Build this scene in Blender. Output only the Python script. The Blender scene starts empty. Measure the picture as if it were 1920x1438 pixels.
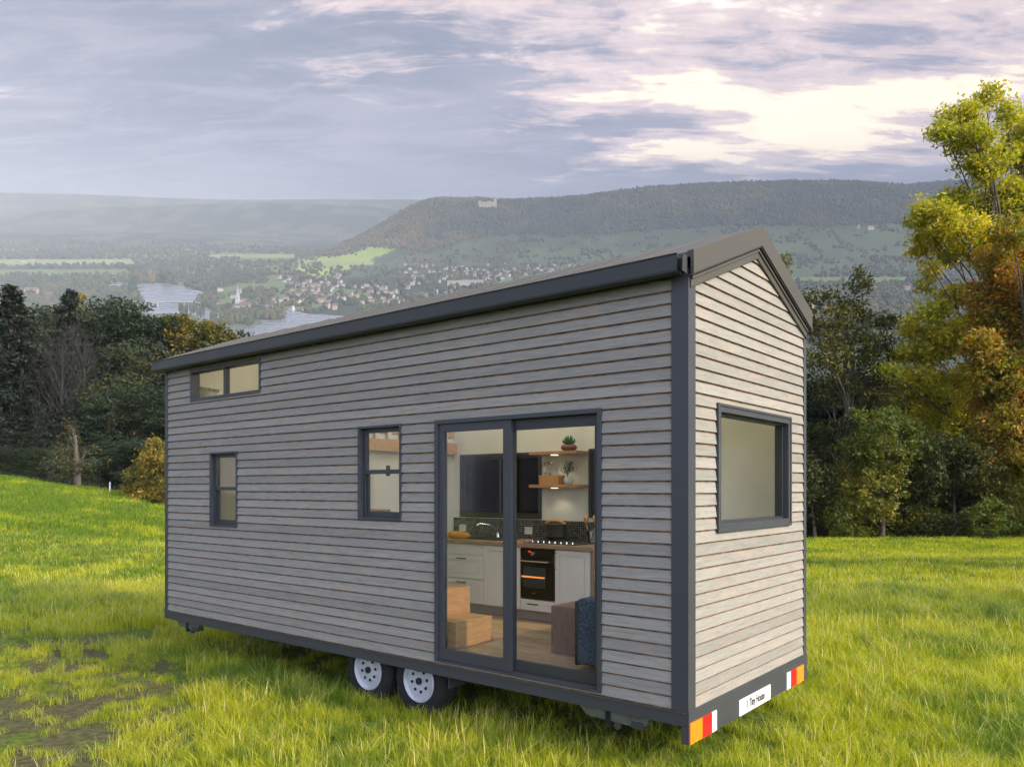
import bpy, math, random
import numpy as np
from math import sin, cos, pi, radians, atan2, sqrt
random.seed(7); rng = np.random.default_rng(11)
scene = bpy.context.scene
COL = scene.collection
CAMZ, F = 2.08, 1461.0
TH = radians(-38.87); CT, ST = cos(TH), sin(TH)
HX, HY = 1.2094, 5.388           # near corner of the house on the ground
GZ = -2.08                        # ground in house heights (0 = eye level)
TILT = 0.362                      # the valley floor rises away from the meadow
# ------------------------------------------------------------------ materials
def lnk(nt, a, b): nt.links.new(a, b)
class NT:
    def __init__(s, nt): s.nt = nt
    def n(s, t, **k):
        x = s.nt.nodes.new(t)
        for a, b in k.items():
            if a == 'ins':
                for i, v in b.items():
                    if isinstance(v, bpy.types.NodeSocket): s.nt.links.new(v, x.inputs[i])
                    else: x.inputs[i].default_value = v
            else: setattr(x, a, b)
        return x
    def math(s, op, a, b=0.0, c=None):
        d = {0: a, 1: b}
        if c is not None: d[2] = c
        return s.n('ShaderNodeMath', operation=op, ins=d).outputs[0]
    def mix(s, f, a, b):
        x = s.n('ShaderNodeMix', data_type='RGBA', ins={0: f, 6: a, 7: b}); return x.outputs[2]
    def ramp(s, f, stops, interp='LINEAR'):
        x = s.n('ShaderNodeValToRGB', ins={0: f}); cr = x.color_ramp; cr.interpolation = interp
        while len(cr.elements) < len(stops): cr.elements.new(0.5)
        for e, (p, c) in zip(cr.elements, stops):
            e.position = p; e.color = (c, c, c, 1) if isinstance(c, (int, float)) else (*c[:3], 1)
        return x.outputs[0]
    def maprange(s, v, a, b, c=0.0, d=1.0, smooth=True):
        x = s.n('ShaderNodeMapRange', interpolation_type='SMOOTHSTEP' if smooth else 'LINEAR', ins={0: v, 1: a, 2: b, 3: c, 4: d}); return x.outputs[0]
def c4(c): return (c[0], c[1], c[2], 1.0)
def newmat(name):
    m = bpy.data.materials.new(name); m.use_nodes = True
    nt = m.node_tree; nt.nodes.clear(); N = NT(nt)
    out = N.n('ShaderNodeOutputMaterial'); return m, N, out
MATS = {}
def pm(name, col, rough=0.6, metal=0.0, var=0.12, scale=6.0, stretch=(1, 1, 1), bump=0.0, col2=None, spec=0.5, emit=None, estr=0.0, coat=0.0):
    m, N, out = newmat(name)
    tc = N.n('ShaderNodeTexCoord'); mp = N.n('ShaderNodeMapping', ins={0: tc.outputs['Object'], 3: stretch})
    ns = N.n('ShaderNodeTexNoise', ins={0: mp.outputs[0], 2: scale, 3: 5.0, 4: 0.6})
    a = c4([v * (1 - var) for v in col]); b = c4([min(1, v * (1 + var)) for v in (col2 or col)])
    cc = N.mix(N.maprange(ns.outputs[0], 0.3, 0.7), a, b)
    p = N.n('ShaderNodeBsdfPrincipled', ins={'Base Color': cc, 'Metallic': metal, 'Specular IOR Level': spec, 'Coat Weight': coat})
    N.nt.links.new(N.maprange(ns.outputs[0], 0.2, 0.8, max(0.02, rough - .06), min(1, rough + .08)), p.inputs['Roughness'])
    if bump: 
        bp = N.n('ShaderNodeBump', ins={0: bump, 1: 0.01, 'Height': ns.outputs[0]}); lnk(N.nt, bp.outputs[0], p.inputs['Normal'])
    if emit: p.inputs['Emission Color'].default_value = c4(emit); p.inputs['Emission Strength'].default_value = estr
    lnk(N.nt, p.outputs[0], out.inputs[0]); MATS[name] = m; return m
def siding(name, axis):
    m, N, out = newmat(name)
    tc = N.n('ShaderNodeTexCoord'); sp = N.n('ShaderNodeSeparateXYZ', ins={0: tc.outputs['Object']})
    z = sp.outputs[2]; bi = N.math('FLOOR', N.math('DIVIDE', N.math('ADD', z, 1.5553), 0.0885))
    wn = N.n('ShaderNodeTexWhiteNoise', noise_dimensions='1D', ins={'W': bi})
    off = N.n('ShaderNodeCombineXYZ', ins={0: N.math('MULTIPLY', wn.outputs[0], 37.0), 1: N.math('MULTIPLY', wn.outputs[0], 19.0), 2: 0.0})
    ps = N.n('ShaderNodeVectorMath', operation='ADD', ins={0: tc.outputs['Object'], 1: off.outputs[0]})
    mp = N.n('ShaderNodeMapping', ins={0: ps.outputs[0], 3: (1.4, 1.4, 26)})
    g = N.n('ShaderNodeTexNoise', ins={0: mp.outputs[0], 2: 3.2, 3: 6.0, 4: 0.62, 'Distortion': 0.7})
    mp2 = N.n('ShaderNodeMapping', ins={0: ps.outputs[0], 3: (1, 1, 3)})
    bl = N.n('ShaderNodeTexNoise', ins={0: mp2.outputs[0], 2: 3.0, 3: 3.0})
    fine = N.n('ShaderNodeTexNoise', ins={0: ps.outputs[0], 2: 90.0, 3: 3.0})
    base = N.ramp(g.outputs[0], [(0.22, (0.138, 0.127, 0.106)), (0.48, (0.215, 0.197, 0.166)), (0.78, (0.280, 0.256, 0.216))])
    warm = N.mix(N.math('MULTIPLY', N.maprange(bl.outputs[0], 0.52, 0.72), 0.42), base, (0.32, 0.22, 0.155, 1))
    grn = N.n('ShaderNodeTexNoise', ins={0: mp2.outputs[0], 2: 1.3, 3: 4.0})
    warm = N.mix(N.math('MULTIPLY', N.maprange(grn.outputs[0], 0.45, 0.75), 0.35), warm, (0.155, 0.160, 0.115, 1))
    # knots
    mp3 = N.n('ShaderNodeMapping', ins={0: ps.outputs[0], 3: (2.2, 2.2, 9)})
    vo = N.n('ShaderNodeTexVoronoi', ins={0: mp3.outputs[0], 2: 1.0})
    kn = N.math('MULTIPLY', N.maprange(vo.outputs[0], 0.10, 0.03), 0.45)
    warm = N.mix(kn, warm, (0.17, 0.13, 0.10, 1))
    hs = N.n('ShaderNodeHueSaturation', ins={'Saturation': 0.9, 'Value': N.maprange(wn.outputs[0], 0, 1, 0.84, 1.10, False), 'Color': warm})
    f2 = N.mix(0.06, hs.outputs[0], fine.outputs[0])
    bp = N.n('ShaderNodeBump', ins={0: 0.35, 1: 0.004, 'Height': N.math('ADD', g.outputs[0], N.math('MULTIPLY', fine.outputs[0], 0.4))})
    p = N.n('ShaderNodeBsdfPrincipled', ins={'Base Color': f2, 'Roughness': 0.78, 'Normal': bp.outputs[0], 'Specular IOR Level': 0.3})
    lnk(N.nt, p.outputs[0], out.inputs[0]); MATS[name] = m; return m
def woodmat(name, a, b, axis=(1, 12, 12), rough=0.5, plank=0):
    m, N, out = newmat(name)
    tc = N.n('ShaderNodeTexCoord'); v = tc.outputs['Object']
    if plank:
        sp = N.n('ShaderNodeSeparateXYZ', ins={0: v})
        row = N.math('FLOOR', N.math('DIVIDE', sp.outputs[1], plank))
        wn = N.n('ShaderNodeTexWhiteNoise', noise_dimensions='1D', ins={'W': row})
        xs = N.math('ADD', sp.outputs[0], N.math('MULTIPLY', wn.outputs[0], 1.3))
        colx = N.math('FLOOR', N.math('DIVIDE', xs, 1.25))
        wn2 = N.n('ShaderNodeTexWhiteNoise', noise_dimensions='2D', ins={0: N.n('ShaderNodeCombineXYZ', ins={0: colx, 1: row, 2: 0.0}).outputs[0]})
        v = N.n('ShaderNodeVectorMath', operation='ADD', ins={0: v, 1: N.n('ShaderNodeCombineXYZ', ins={0: N.math('MULTIPLY', wn2.outputs[0], 23.0), 1: 0.0, 2: 0.0}).outputs[0]}).outputs[0]
    mp = N.n('ShaderNodeMapping', ins={0: v, 3: axis})
    g = N.n('ShaderNodeTexNoise', ins={0: mp.outputs[0], 2: 4.0, 3: 6.0, 4: 0.65, 'Distortion': 1.0})
    cc = N.mix(N.maprange(g.outputs[0], 0.3, 0.72), c4(a), c4(b))
    if plank:
        cc = N.n('ShaderNodeHueSaturation', ins={'Value': N.maprange(wn2.outputs[0], 0, 1, 0.68, 1.2, False), 'Color': cc}).outputs[0]
        fr = N.math('FRACT', N.math('DIVIDE', sp.outputs[1], plank))
        ln = N.math('LESS_THAN', fr, 0.025)
        cc = N.mix(ln, cc, c4([x * .25 for x in a]))
    bp = N.n('ShaderNodeBump', ins={0: 0.15, 1: 0.002, 'Height': g.outputs[0]})
    p = N.n('ShaderNodeBsdfPrincipled', ins={'Base Color': cc, 'Roughness': rough, 'Normal': bp.outputs[0]})
    lnk(N.nt, p.outputs[0], out.inputs[0]); MATS[name] = m; return m
def glassmat(name, tint=(1, 1, 1), refl=1.0, dark=0.0):
    m, N, out = newmat(name)
    fr = N.n('ShaderNodeFresnel', ins={0: 1.5})
    tr = N.n('ShaderNodeBsdfTransparent', ins={0: c4(tint)})
    gl = N.n('ShaderNodeBsdfGlossy', ins={0: (1, 1, 1, 1), 'Roughness': 0.01})
    mx = N.n('ShaderNodeMixShader', ins={0: N.math('MULTIPLY', fr.outputs[0], refl), 1: tr.outputs[0], 2: gl.outputs[0]})
    last = mx.outputs[0]
    if dark:
        df = N.n('ShaderNodeBsdfPrincipled', ins={'Base Color': (0.008, 0.005, 0.003, 1), 'Roughness': 0.12, 'Specular IOR Level': 0.08})
        last = N.n('ShaderNodeMixShader', ins={0: dark, 1: last, 2: df.outputs[0]}).outputs[0]
    lnk(N.nt, last, out.inputs[0]); MATS[name] = m; return m
def leafmat(name, stops, trans=0.35, rough=0.55, attr='lc'):
    m, N, out = newmat(name)
    at = N.n('ShaderNodeAttribute', attribute_name=attr)
    col = N.ramp(at.outputs['Fac'], stops)
    p = N.n('ShaderNodeBsdfPrincipled', ins={'Base Color': col, 'Roughness': rough, 'Specular IOR Level': 0.35})
    t = N.n('ShaderNodeBsdfTranslucent', ins={0: N.n('ShaderNodeHueSaturation', ins={'Saturation': 1.15, 'Value': 1.5, 'Color': col}).outputs[0]})
    mx = N.n('ShaderNodeMixShader', ins={0: trans, 1: p.outputs[0], 2: t.outputs[0]})
    lnk(N.nt, mx.outputs[0], out.inputs[0]); MATS[name] = m; return m
siding('siding', 0)
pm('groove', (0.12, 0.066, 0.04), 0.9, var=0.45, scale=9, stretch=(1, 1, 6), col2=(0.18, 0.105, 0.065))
pm('trim', (0.036, 0.038, 0.045), 0.5, var=0.05, scale=3)
pm('trim_dark', (0.026, 0.028, 0.030), 0.45, var=0.05, scale=3)
pm('rooftin', (0.050, 0.044, 0.036), 0.5, var=0.06, scale=2)
pm('gutter', (0.020, 0.022, 0.022), 0.5, var=0.06, scale=2)
pm('cream', (0.64, 0.63, 0.56), 0.85, var=0.03, scale=3)
pm('cream_end', (0.60, 0.57, 0.47), 0.85, var=0.03, scale=3)
pm('white_cab', (0.72, 0.70, 0.66), 0.45, var=0.02, scale=3)
pm('kick', (0.38, 0.31, 0.30), 0.6, var=0.03)
woodmat('oak', (0.30, 0.15, 0.07), (0.48, 0.27, 0.14), (2, 14, 14))
woodmat('oak_s', (0.20, 0.105, 0.062), (0.34, 0.20, 0.125), (1.5, 1.5, 26))
woodmat('oak_v', (0.26, 0.13, 0.075), (0.44, 0.24, 0.14), (14, 14, 1.5))
woodmat('walnut_v', (0.11, 0.065, 0.05), (0.23, 0.14, 0.105), (22, 22, 1.5))
woodmat('worktop', (0.24, 0.15, 0.10), (0.38, 0.26, 0.18), (2, 14, 14))
woodmat('floorwood', (0.16, 0.11, 0.07), (0.42, 0.31, 0.21), (1.2, 12, 12), 0.4, plank=0.19)
woodmat('pine', (0.42, 0.24, 0.10), (0.60, 0.37, 0.17), (2, 14, 14))
woodmat('crate_wood', (0.40, 0.19, 0.05), (0.55, 0.28, 0.09), (3, 3, 14))
pm('tyre', (0.006, 0.006, 0.006), 0.9, var=0.2, scale=30, bump=0.3)
pm('rimwhite', (0.36, 0.37, 0.41), 0.5, var=0.16, scale=7)
pm('hole', (0.006, 0.006, 0.006), 0.9)
pm('galv', (0.10, 0.11, 0.10), 0.55, metal=0.3, var=0.25, scale=12)
pm('steel_dark', (0.03, 0.032, 0.035), 0.6, var=0.2)
pm('orange', (0.72, 0.19, 0.006), 0.5, var=0.02)
pm('red', (0.62, 0.004, 0.004), 0.5, var=0.02)
pm('white', (0.62, 0.62, 0.60), 0.5, var=0.01)
pm('ink', (0.03, 0.03, 0.035), 0.6)
pm('chrome', (0.8, 0.8, 0.8), 0.12, metal=1.0, var=0.02)
pm('bronze', (0.10, 0.085, 0.06), 0.35, metal=0.8)
pm('blackgloss', (0.012, 0.008, 0.006), 0.12, var=0.1)
pm('castiron', (0.03, 0.03, 0.032), 0.5, var=0.2)
pm('bread', (0.60, 0.24, 0.03), 0.8, var=0.25, scale=20, bump=0.4)
pm('ceramic', (0.42, 0.46, 0.48), 0.25, var=0.05)
pm('coconut', (0.14, 0.045, 0.02), 0.6, var=0.35, scale=25, bump=0.5)
pm('blue_fabric', (0.018, 0.028, 0.048), 0.95, var=0.5, scale=60, bump=0.5, col2=(0.040, 0.056, 0.085))
pm('black', (0.01, 0.01, 0.01), 0.6)
pm('pillow', (0.62, 0.52, 0.34), 0.9, var=0.2, scale=12, bump=0.4)
pm('fringe', (0.10, 0.09, 0.07), 0.9)
pm('bath', (0.24, 0.19, 0.13), 0.6, var=0.15, scale=2)
pm('ledlens', (1, 0.9, 0.7), 0.5, emit=(1.0, 0.82, 0.55), estr=2.2)
pm('ovenglow', (0.3, 0.1, 0.03), 0.4, emit=(1.0, 0.35, 0.08), estr=0.9)
pm('redlamp', (0.8, 0.02, 0.0), 0.4, emit=(1.0, 0.05, 0.0), estr=1.5)
glassmat('glass', (0.97, 0.98, 0.97), 0.10)
glassmat('glass_side', (0.97, 0.97, 0.93), 0.02)
glassmat('darkglass', (0.35, 0.22, 0.12), 0.05, dark=0.92)
glassmat('jarglass', (0.9, 0.93, 0.93), 2.5)
pm('plaster_white', (0.42, 0.41, 0.38), 0.8, var=0.1, scale=0.2)
pm('plaster_warm', (0.38, 0.32, 0.25), 0.8, var=0.1, scale=0.2)
pm('tile_dark', (0.13, 0.08, 0.07), 0.8, var=0.2, scale=0.3)
pm('tile_red', (0.17, 0.085, 0.06), 0.8, var=0.2, scale=0.3)
pm('ruin', (0.33, 0.28, 0.22), 0.9, var=0.2, scale=0.2)
pm('concrete', (0.33, 0.33, 0.32), 0.85, var=0.1, scale=0.1)
pm('bark', (0.075, 0.060, 0.045), 0.9, var=0.4, scale=5, stretch=(3, 3, 0.5), bump=0.6)
pm('bark_grey', (0.16, 0.145, 0.125), 0.9, var=0.35, scale=5, stretch=(3, 3, 0.5), bump=0.5)
pm('post', (0.7, 0.7, 0.68), 0.6)
def tilemat():
    m, N, out = newmat('mosaic')
    tc = N.n('ShaderNodeTexCoord'); sp = N.n('ShaderNodeSeparateXYZ', ins={0: tc.outputs['Object']})
    u = N.math('DIVIDE', sp.outputs[0], 0.026); v = N.math('DIVIDE', sp.outputs[2], 0.026)
    g = N.math('MAXIMUM', N.math('LESS_THAN', N.math('FRACT', u), 0.14), N.math('LESS_THAN', N.math('FRACT', v), 0.14))
    wn = N.n('ShaderNodeTexWhiteNoise', noise_dimensions='2D', ins={0: N.n('ShaderNodeCombineXYZ', ins={0: N.math('FLOOR', u), 1: N.math('FLOOR', v), 2: 0.0}).outputs[0]})
    tcx = N.mix(N.math('POWER', wn.outputs[0], 2.0), (0.012, 0.013, 0.015, 1), (0.10, 0.10, 0.11, 1))
    cc = N.mix(g, tcx, (0.17, 0.16, 0.15, 1))
    p = N.n('ShaderNodeBsdfPrincipled', ins={'Base Color': cc, 'Roughness': N.maprange(g, 0, 1, 0.15, 0.8)})
    lnk(N.nt, p.outputs[0], out.inputs[0]); MATS['mosaic'] = m
tilemat()
# ------------------------------------------------------------------ mesh builder
def tagp(o, label=None, cat=None, group=None, kind=None):
    if label: o['label'] = label
    if cat: o['category'] = cat
    if group: o['group'] = group
    if kind: o['kind'] = kind
    return o
class MB:
    def __init__(s, base=(0, 0, 0)): s.v = []; s.f = []; s.m = []; s.mats = []; s.b = base
    def mi(s, m):
        if m not in s.mats: s.mats.append(m)
        return s.mats.index(m)
    def poly(s, pts, m, flip=False):
        i = len(s.v); s.v += [(p[0] - s.b[0], p[1] - s.b[1], p[2] - s.b[2]) for p in pts]
        idx = list(range(i, i + len(pts))); s.f.append(idx[::-1] if flip else idx); s.m.append(s.mi(m)); return s
    def hexa(s, p, m):  # 8 pts: bottom 4 ccw, top 4 ccw
        i = len(s.v); s.v += [(q[0] - s.b[0], q[1] - s.b[1], q[2] - s.b[2]) for q in p]; k = s.mi(m)
        for f in ((3, 2, 1, 0), (4, 5, 6, 7), (0, 1, 5, 4), (1, 2, 6, 5), (2, 3, 7, 6), (3, 0, 4, 7)):
            s.f.append([i + j for j in f]); s.m.append(k)
        return s
    def box(s, x0, x1, y0, y1, z0, z1, m):
        return s.hexa([(x0, y0, z0), (x1, y0, z0), (x1, y1, z0), (x0, y1, z0), (x0, y0, z1), (x1, y0, z1), (x1, y1, z1), (x0, y1, z1)], m)
    def prism(s, pts, d, m):  # pts polygon (3d), extrude by vector d
        n = len(pts); i = len(s.v); k = s.mi(m)
        allp = list(pts) + [(p[0] + d[0], p[1] + d[1], p[2] + d[2]) for p in pts]
        s.v += [(q[0] - s.b[0], q[1] - s.b[1], q[2] - s.b[2]) for q in allp]
        s.f.append([i + j for j in range(n)][::-1]); s.m.append(k); s.f.append([i + n + j for j in range(n)]); s.m.append(k)
        for j in range(n):
            a, b = j, (j + 1) % n; s.f.append([i + a, i + b, i + n + b, i + n + a]); s.m.append(k)
        return s
    def frame_y(s, x0, x1, z0, z1, w, y0, y1, m, wt=None, wb=None, wr=None):  # rectangular frame in the xz plane
        wt = wt or w; wb = wb or w; wr = wr or w
        s.box(x0, x0 + w, y0, y1, z0, z1, m); s.box(x1 - wr, x1, y0, y1, z0, z1, m)
        s.box(x0 + w, x1 - wr, y0, y1, z1 - wt, z1, m); s.box(x0 + w, x1 - wr, y0, y1, z0, z0 + wb, m); return s
    def frame_x(s, y0, y1, z0, z1, w, x0, x1, m):
        s.box(x0, x1, y0, y0 + w, z0, z1, m); s.box(x0, x1, y1 - w, y1, z0, z1, m)
        s.box(x0, x1, y0 + w, y1 - w, z1 - w, z1, m); s.box(x0, x1, y0 + w, y1 - w, z0, z0 + w, m); return s
    def lathe(s, prof, c, m, n=24, axis='z', caps=True):
        i = len(s.v); k = s.mi(m)
        for r, h in prof:
            for j in range(n):
                a = 2 * pi * j / n; u, w = r * cos(a), r * sin(a)
                q = (c[0] + u, c[1] + w, c[2] + h) if axis == 'z' else ((c[0] + u, c[1] + h, c[2] + w) if axis == 'y' else (c[0] + h, c[1] + u, c[2] + w))
                s.v.append((q[0] - s.b[0], q[1] - s.b[1], q[2] - s.b[2]))
        for a in range(len(prof) - 1):
            for j in range(n):
                s.f.append([i + a * n + j, i + a * n + (j + 1) % n, i + (a + 1) * n + (j + 1) % n, i + (a + 1) * n + j]); s.m.append(k)
        if caps:
            s.f.append([i + j for j in range(n)][::-1]); s.m.append(k)
            e = i + (len(prof) - 1) * n; s.f.append([e + j for j in range(n)]); s.m.append(k)
        return s
    def tube(s, pts, rad, m, n=8):
        i = len(s.v); k = s.mi(m); P = [np.array(p, float) for p in pts]
        if not hasattr(rad, '__len__'): rad = [rad] * len(P)
        for a, p in enumerate(P):
            t = P[min(a + 1, len(P) - 1)] - P[max(a - 1, 0)]; t /= (np.linalg.norm(t) + 1e-9)
            u = np.cross(t, (0, 0, 1) if abs(t[2]) < .9 else (1, 0, 0)); u /= np.linalg.norm(u); w = np.cross(t, u)
            for j in range(n):
                q = p + rad[a] * (cos(2 * pi * j / n) * u + sin(2 * pi * j / n) * w)
                s.v.append((q[0] - s.b[0], q[1] - s.b[1], q[2] - s.b[2]))
        for a in range(len(P) - 1):
            for j in range(n):
                s.f.append([i + a * n + j, i + a * n + (j + 1) % n, i + (a + 1) * n + (j + 1) % n, i + (a + 1) * n + j]); s.m.append(k)
        s.f.append([i + j for j in range(n)][::-1]); s.m.append(k); e = i + (len(P) - 1) * n
        s.f.append([e + j for j in range(n)]); s.m.append(k); return s
    def build(s, name, parent=None, smooth=False, bevel=0.0, label=None):
        me = bpy.data.meshes.new(name); me.from_pydata(s.v, [], s.f); me.update()
        for m in s.mats: me.materials.append(MATS[m])
        me.polygons.foreach_set('material_index', s.m)
        if smooth: me.polygons.foreach_set('use_smooth', [True] * len(s.f))
        o = bpy.data.objects.new(name, me); COL.objects.link(o)
        if parent: o.parent = parent
        if bevel:
            b = o.modifiers.new('bevel', 'BEVEL'); b.width = bevel; b.segments = 2; b.limit_method = 'ANGLE'; b.angle_limit = radians(40)
        if smooth:
            try: me.set_sharp_from_angle(angle=radians(40))
            except Exception: pass
        if label: o['label'] = label
        return o
def hw(x, y, z):   # house coordinates -> world
    return (HX + x * CT - y * ST, HY + x * ST + y * CT, CAMZ + z)
def thing(name, label, cat, at=(0, 0, 0), group=None):  # Empty at a house-frame place, turned like the house
    o = bpy.data.objects.new(name, None); COL.objects.link(o); o.location = hw(*at); o.rotation_euler = (0, 0, TH)
    o.empty_display_size = 0.2; return tagp(o, label, cat, group)
def hsolo(mb, name, label, cat, at, group=None, **k):  # a thing that is one mesh
    o = mb.build(name, **k); o.location = hw(*at); o.rotation_euler = (0, 0, TH); return tagp(o, label, cat, group)
# ------------------------------------------------------------------ the house
HL, HWD = 7.18, 2.40
ZB, ZE, ZEAVE, ZR = -1.648, -1.768, 1.465, 1.935     # beam bottom, end board bottom, wall top, gable peak
FL = -1.43
house = thing('tiny_house', 'grey weatherboard tiny house on a double-axle trailer parked on the grass', 'tiny house', (0, 0, 0))
DOOR = (-2.407, -0.686, -1.525, 0.590); WA = (-6.126, -5.557, -0.451, 0.413); WBn = (-3.447, -2.850, -0.302, 0.585)
LOFT = (-6.571, -5.097, 1.049, 1.426); EW = (0.452, 1.982, -0.325, 0.619)
holes_long = [DOOR, WA, WBn, LOFT]; holes_end = [EW]
PITCH = 0.0885
def slope_z(y): return ZEAVE + (ZR - ZEAVE) * (1 - abs(y - HWD / 2) / (HWD / 2))
def boards(side):
    mb = MB(); z = ZB + 0.093
    holes = holes_long if side == 'long' else holes_end
    lo, hi = (-HL + .055, -.107) if side == 'long' else (0.09, HWD - .055)
    top = ZEAVE if side == 'long' else ZR
    k = 0
    while z < top - .005:
        z1 = min(z + PITCH, top)
        zs = [z, z1]
        for h in holes:
            for e in (h[2], h[3]):
                if z + .003 < e < z1 - .003: zs.append(e)
        zs = sorted(zs)
        for a, b in zip(zs[:-1], zs[1:]):
            mid = (a + b) / 2; segs = [(lo, hi)]
            for h in holes:
                if h[2] < mid < h[3]:
                    ns = []
                    for s0, s1 in segs:
                        if h[0] > s0 and h[1] < s1: ns += [(s0, h[0]), (h[1], s1)]
                        else: ns.append((s0, s1))
                    segs = ns
            for s0, s1 in segs:
                parts = []
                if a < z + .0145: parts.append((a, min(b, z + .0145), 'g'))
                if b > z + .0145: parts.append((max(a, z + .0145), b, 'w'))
                for p0, p1, kd in parts:
                    if side == 'end':
                        def lim(zz): 
                            t = (ZR - zz) / (ZR - ZEAVE) * HWD / 2; return HWD / 2 - t, HWD / 2 + t
                        l0, r0 = lim(p0); l1, r1 = lim(p1)
                        a0, a1 = max(s0, l0), max(s0, l1); b0, b1 = min(s1, r0), min(s1, r1)
                        if b1 - a1 < .01: continue
                    else: a0 = a1 = s0; b0 = b1 = s1
                    ja = (random.random() - .5) * .0012
                    def off(zz): return (0.021 - 0.012 * (zz - z) / PITCH + ja) if kd == 'w' else 0.004
                    o0, o1 = off(p0), off(p1); m = 'siding' if kd == 'w' else 'groove'
                    if side == 'long':
                        P = [(a0, -o0, p0), (b0, -o0, p0), (b0, .01, p0), (a0, .01, p0), (a1, -o1, p1), (b1, -o1, p1), (b1, .01, p1), (a1, .01, p1)]
                    else:
                        P = [(-.01, a0, p0), (o0, a0, p0), (o0, b0, p0), (-.01, b0, p0), (-.01, a1, p1), (o1, a1, p1), (o1, b1, p1), (-.01, b1, p1)]
                    mb.hexa(P, m)
        z += PITCH; k += 1
    return mb
boards('long').build('side_cladding', house, label='long side wall of blue grey weatherboards')
boards('end').build('end_cladding', house, label='gable end wall of pale weatherboards in the light')
def slab(mb, plane, u0, u1, z0, z1, holes, c0, c1, m_out, m_in, m_rev):
    us = sorted({u0, u1, *[h[0] for h in holes], *[h[1] for h in holes]}); zs = sorted({z0, z1, *[h[2] for h in holes], *[h[3] for h in holes]})
    def P(u, c, z): return (u, c, z) if plane == 'y' else (c, u, z)
    def hole(u, z): return any(h[0] < u < h[1] and h[2] < z < h[3] for h in holes)
    for a, b in zip(us[:-1], us[1:]):
        for c, d in zip(zs[:-1], zs[1:]):
            if hole((a + b) / 2, (c + d) / 2): continue
            mb.poly([P(a, c0, c), P(b, c0, c), P(b, c0, d), P(a, c0, d)], m_out); mb.poly([P(a, c1, c), P(a, c1, d), P(b, c1, d), P(b, c1, c)], m_in)
    for h in holes:
        for (a, c), (b, d) in (((h[0], h[2]), (h[1], h[2])), ((h[1], h[2]), (h[1], h[3])), ((h[1], h[3]), (h[0], h[3])), ((h[0], h[3]), (h[0], h[2]))):
            mb.poly([P(a, c0, c), P(b, c0, d), P(b, c1, d), P(a, c1, c)], m_rev)
BW1 = (-4.242, -2.963, -0.365, 0.415); BW2 = (-2.31, -1.45, -0.33, 0.43)
mb = MB(); slab(mb, 'y', -HL + .01, -.012, ZB + .02, ZEAVE, holes_long, 0.012, 0.10, 'cream', 'cream', 'trim_dark'); mb.build('wall_lining', house)
mb = MB(); slab(mb, 'y', -HL + .01, -.012, ZB + .02, ZEAVE, [BW1, BW2], 2.388, 2.30, 'siding', 'cream', 'trim_dark'); mb.build('wall_lining', house)
mb = MB(); slab(mb, 'x', .012, 2.388, ZB + .02, ZEAVE, [EW], -.012, -.10, 'cream', 'cream_end', 'trim_dark')
mb.poly([(-.1, .02, ZEAVE), (-.1, 2.38, ZEAVE), (-.1, 1.2, ZR)], 'cream'); mb.poly([(-.012, .02, ZEAVE), (-.012, 2.38, ZEAVE), (-.012, 1.2, ZR)], 'cream'); mb.build('wall_lining', house)
mb = MB(); mb.box(-HL + .01, -HL + .09, .1, 2.3, ZB + .02, ZEAVE, 'cream'); mb.prism([(-HL + .01, .02, ZEAVE), (-HL + .01, 2.38, ZEAVE), (-HL + .01, 1.2, ZR)], (.08, 0, 0), 'cream'); mb.build('far_gable_wall', house)
mb = MB(); mb.box(-HL + .09, -.10, .101, 2.299, FL - .05, FL, 'floorwood'); mb.build('floor', house)
# trims
t = MB(); t.box(-.107, .022, -.022, .0, ZB + .0985, ZEAVE + .04, 'trim'); t.box(.0, .022, .0, .09, ZB + .05, ZEAVE + .02, 'trim'); t.box(-.107, .003, 0, .012, ZB + .05, ZEAVE, 'trim'); t.build('corner_trim', house)
t = MB(); t.box(-HL - .012, -HL + .055, -.022, .02, ZB + .05, ZEAVE + .03, 'trim'); t.box(-HL - .012, -HL + .01, .02, 2.4, ZB + .05, ZEAVE, 'siding'); t.build('corner_trim', house, bevel=.002)
t = MB(); t.box(.0, .022, HWD - .055, HWD + .012, ZB + .05, ZEAVE + .03, 'trim'); t.box(-.06, .0, HWD, HWD + .012, ZB + .05, ZEAVE, 'trim'); t.build('corner_trim', house, bevel=.002)
# trailer beams
t = MB(); t.box(-HL - .012, .004, -.026, .04, ZB, ZB + .093, 'trim'); t.box(-HL - .012, .004, -.034, -.024, ZB + .088, ZB + .0985, 'rooftin'); t.build('side_beam', house, bevel=.002)
t = MB(); t.box(-HL - .012, -.02, 2.36, 2.426, ZB, ZB + .093, 'trim'); t.build('side_beam', house)
t = MB(); t.box(.0045, .028, -.026, HWD + .014, ZE, ZE + .232, 'trim'); t.box(-.028, .004, -.03, .0, ZE, ZB - .001, 'trim'); t.build('end_beam', house, bevel=.002)
t = MB()
for yy in (.45, 1.85): t.box(-HL + .1, -.05, yy, yy + .08, ZB - .02, FL - .06, 'steel_dark')
for xx in np.arange(-HL + .3, -.2, .6): t.box(xx, xx + .05, .04, 2.36, ZB + .03, ZB + .08, 'steel_dark')
t.box(-HL + .05, -.03, .04, 2.36, FL - .058, FL - .052, 'steel_dark'); t.build('chassis', house)
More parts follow.
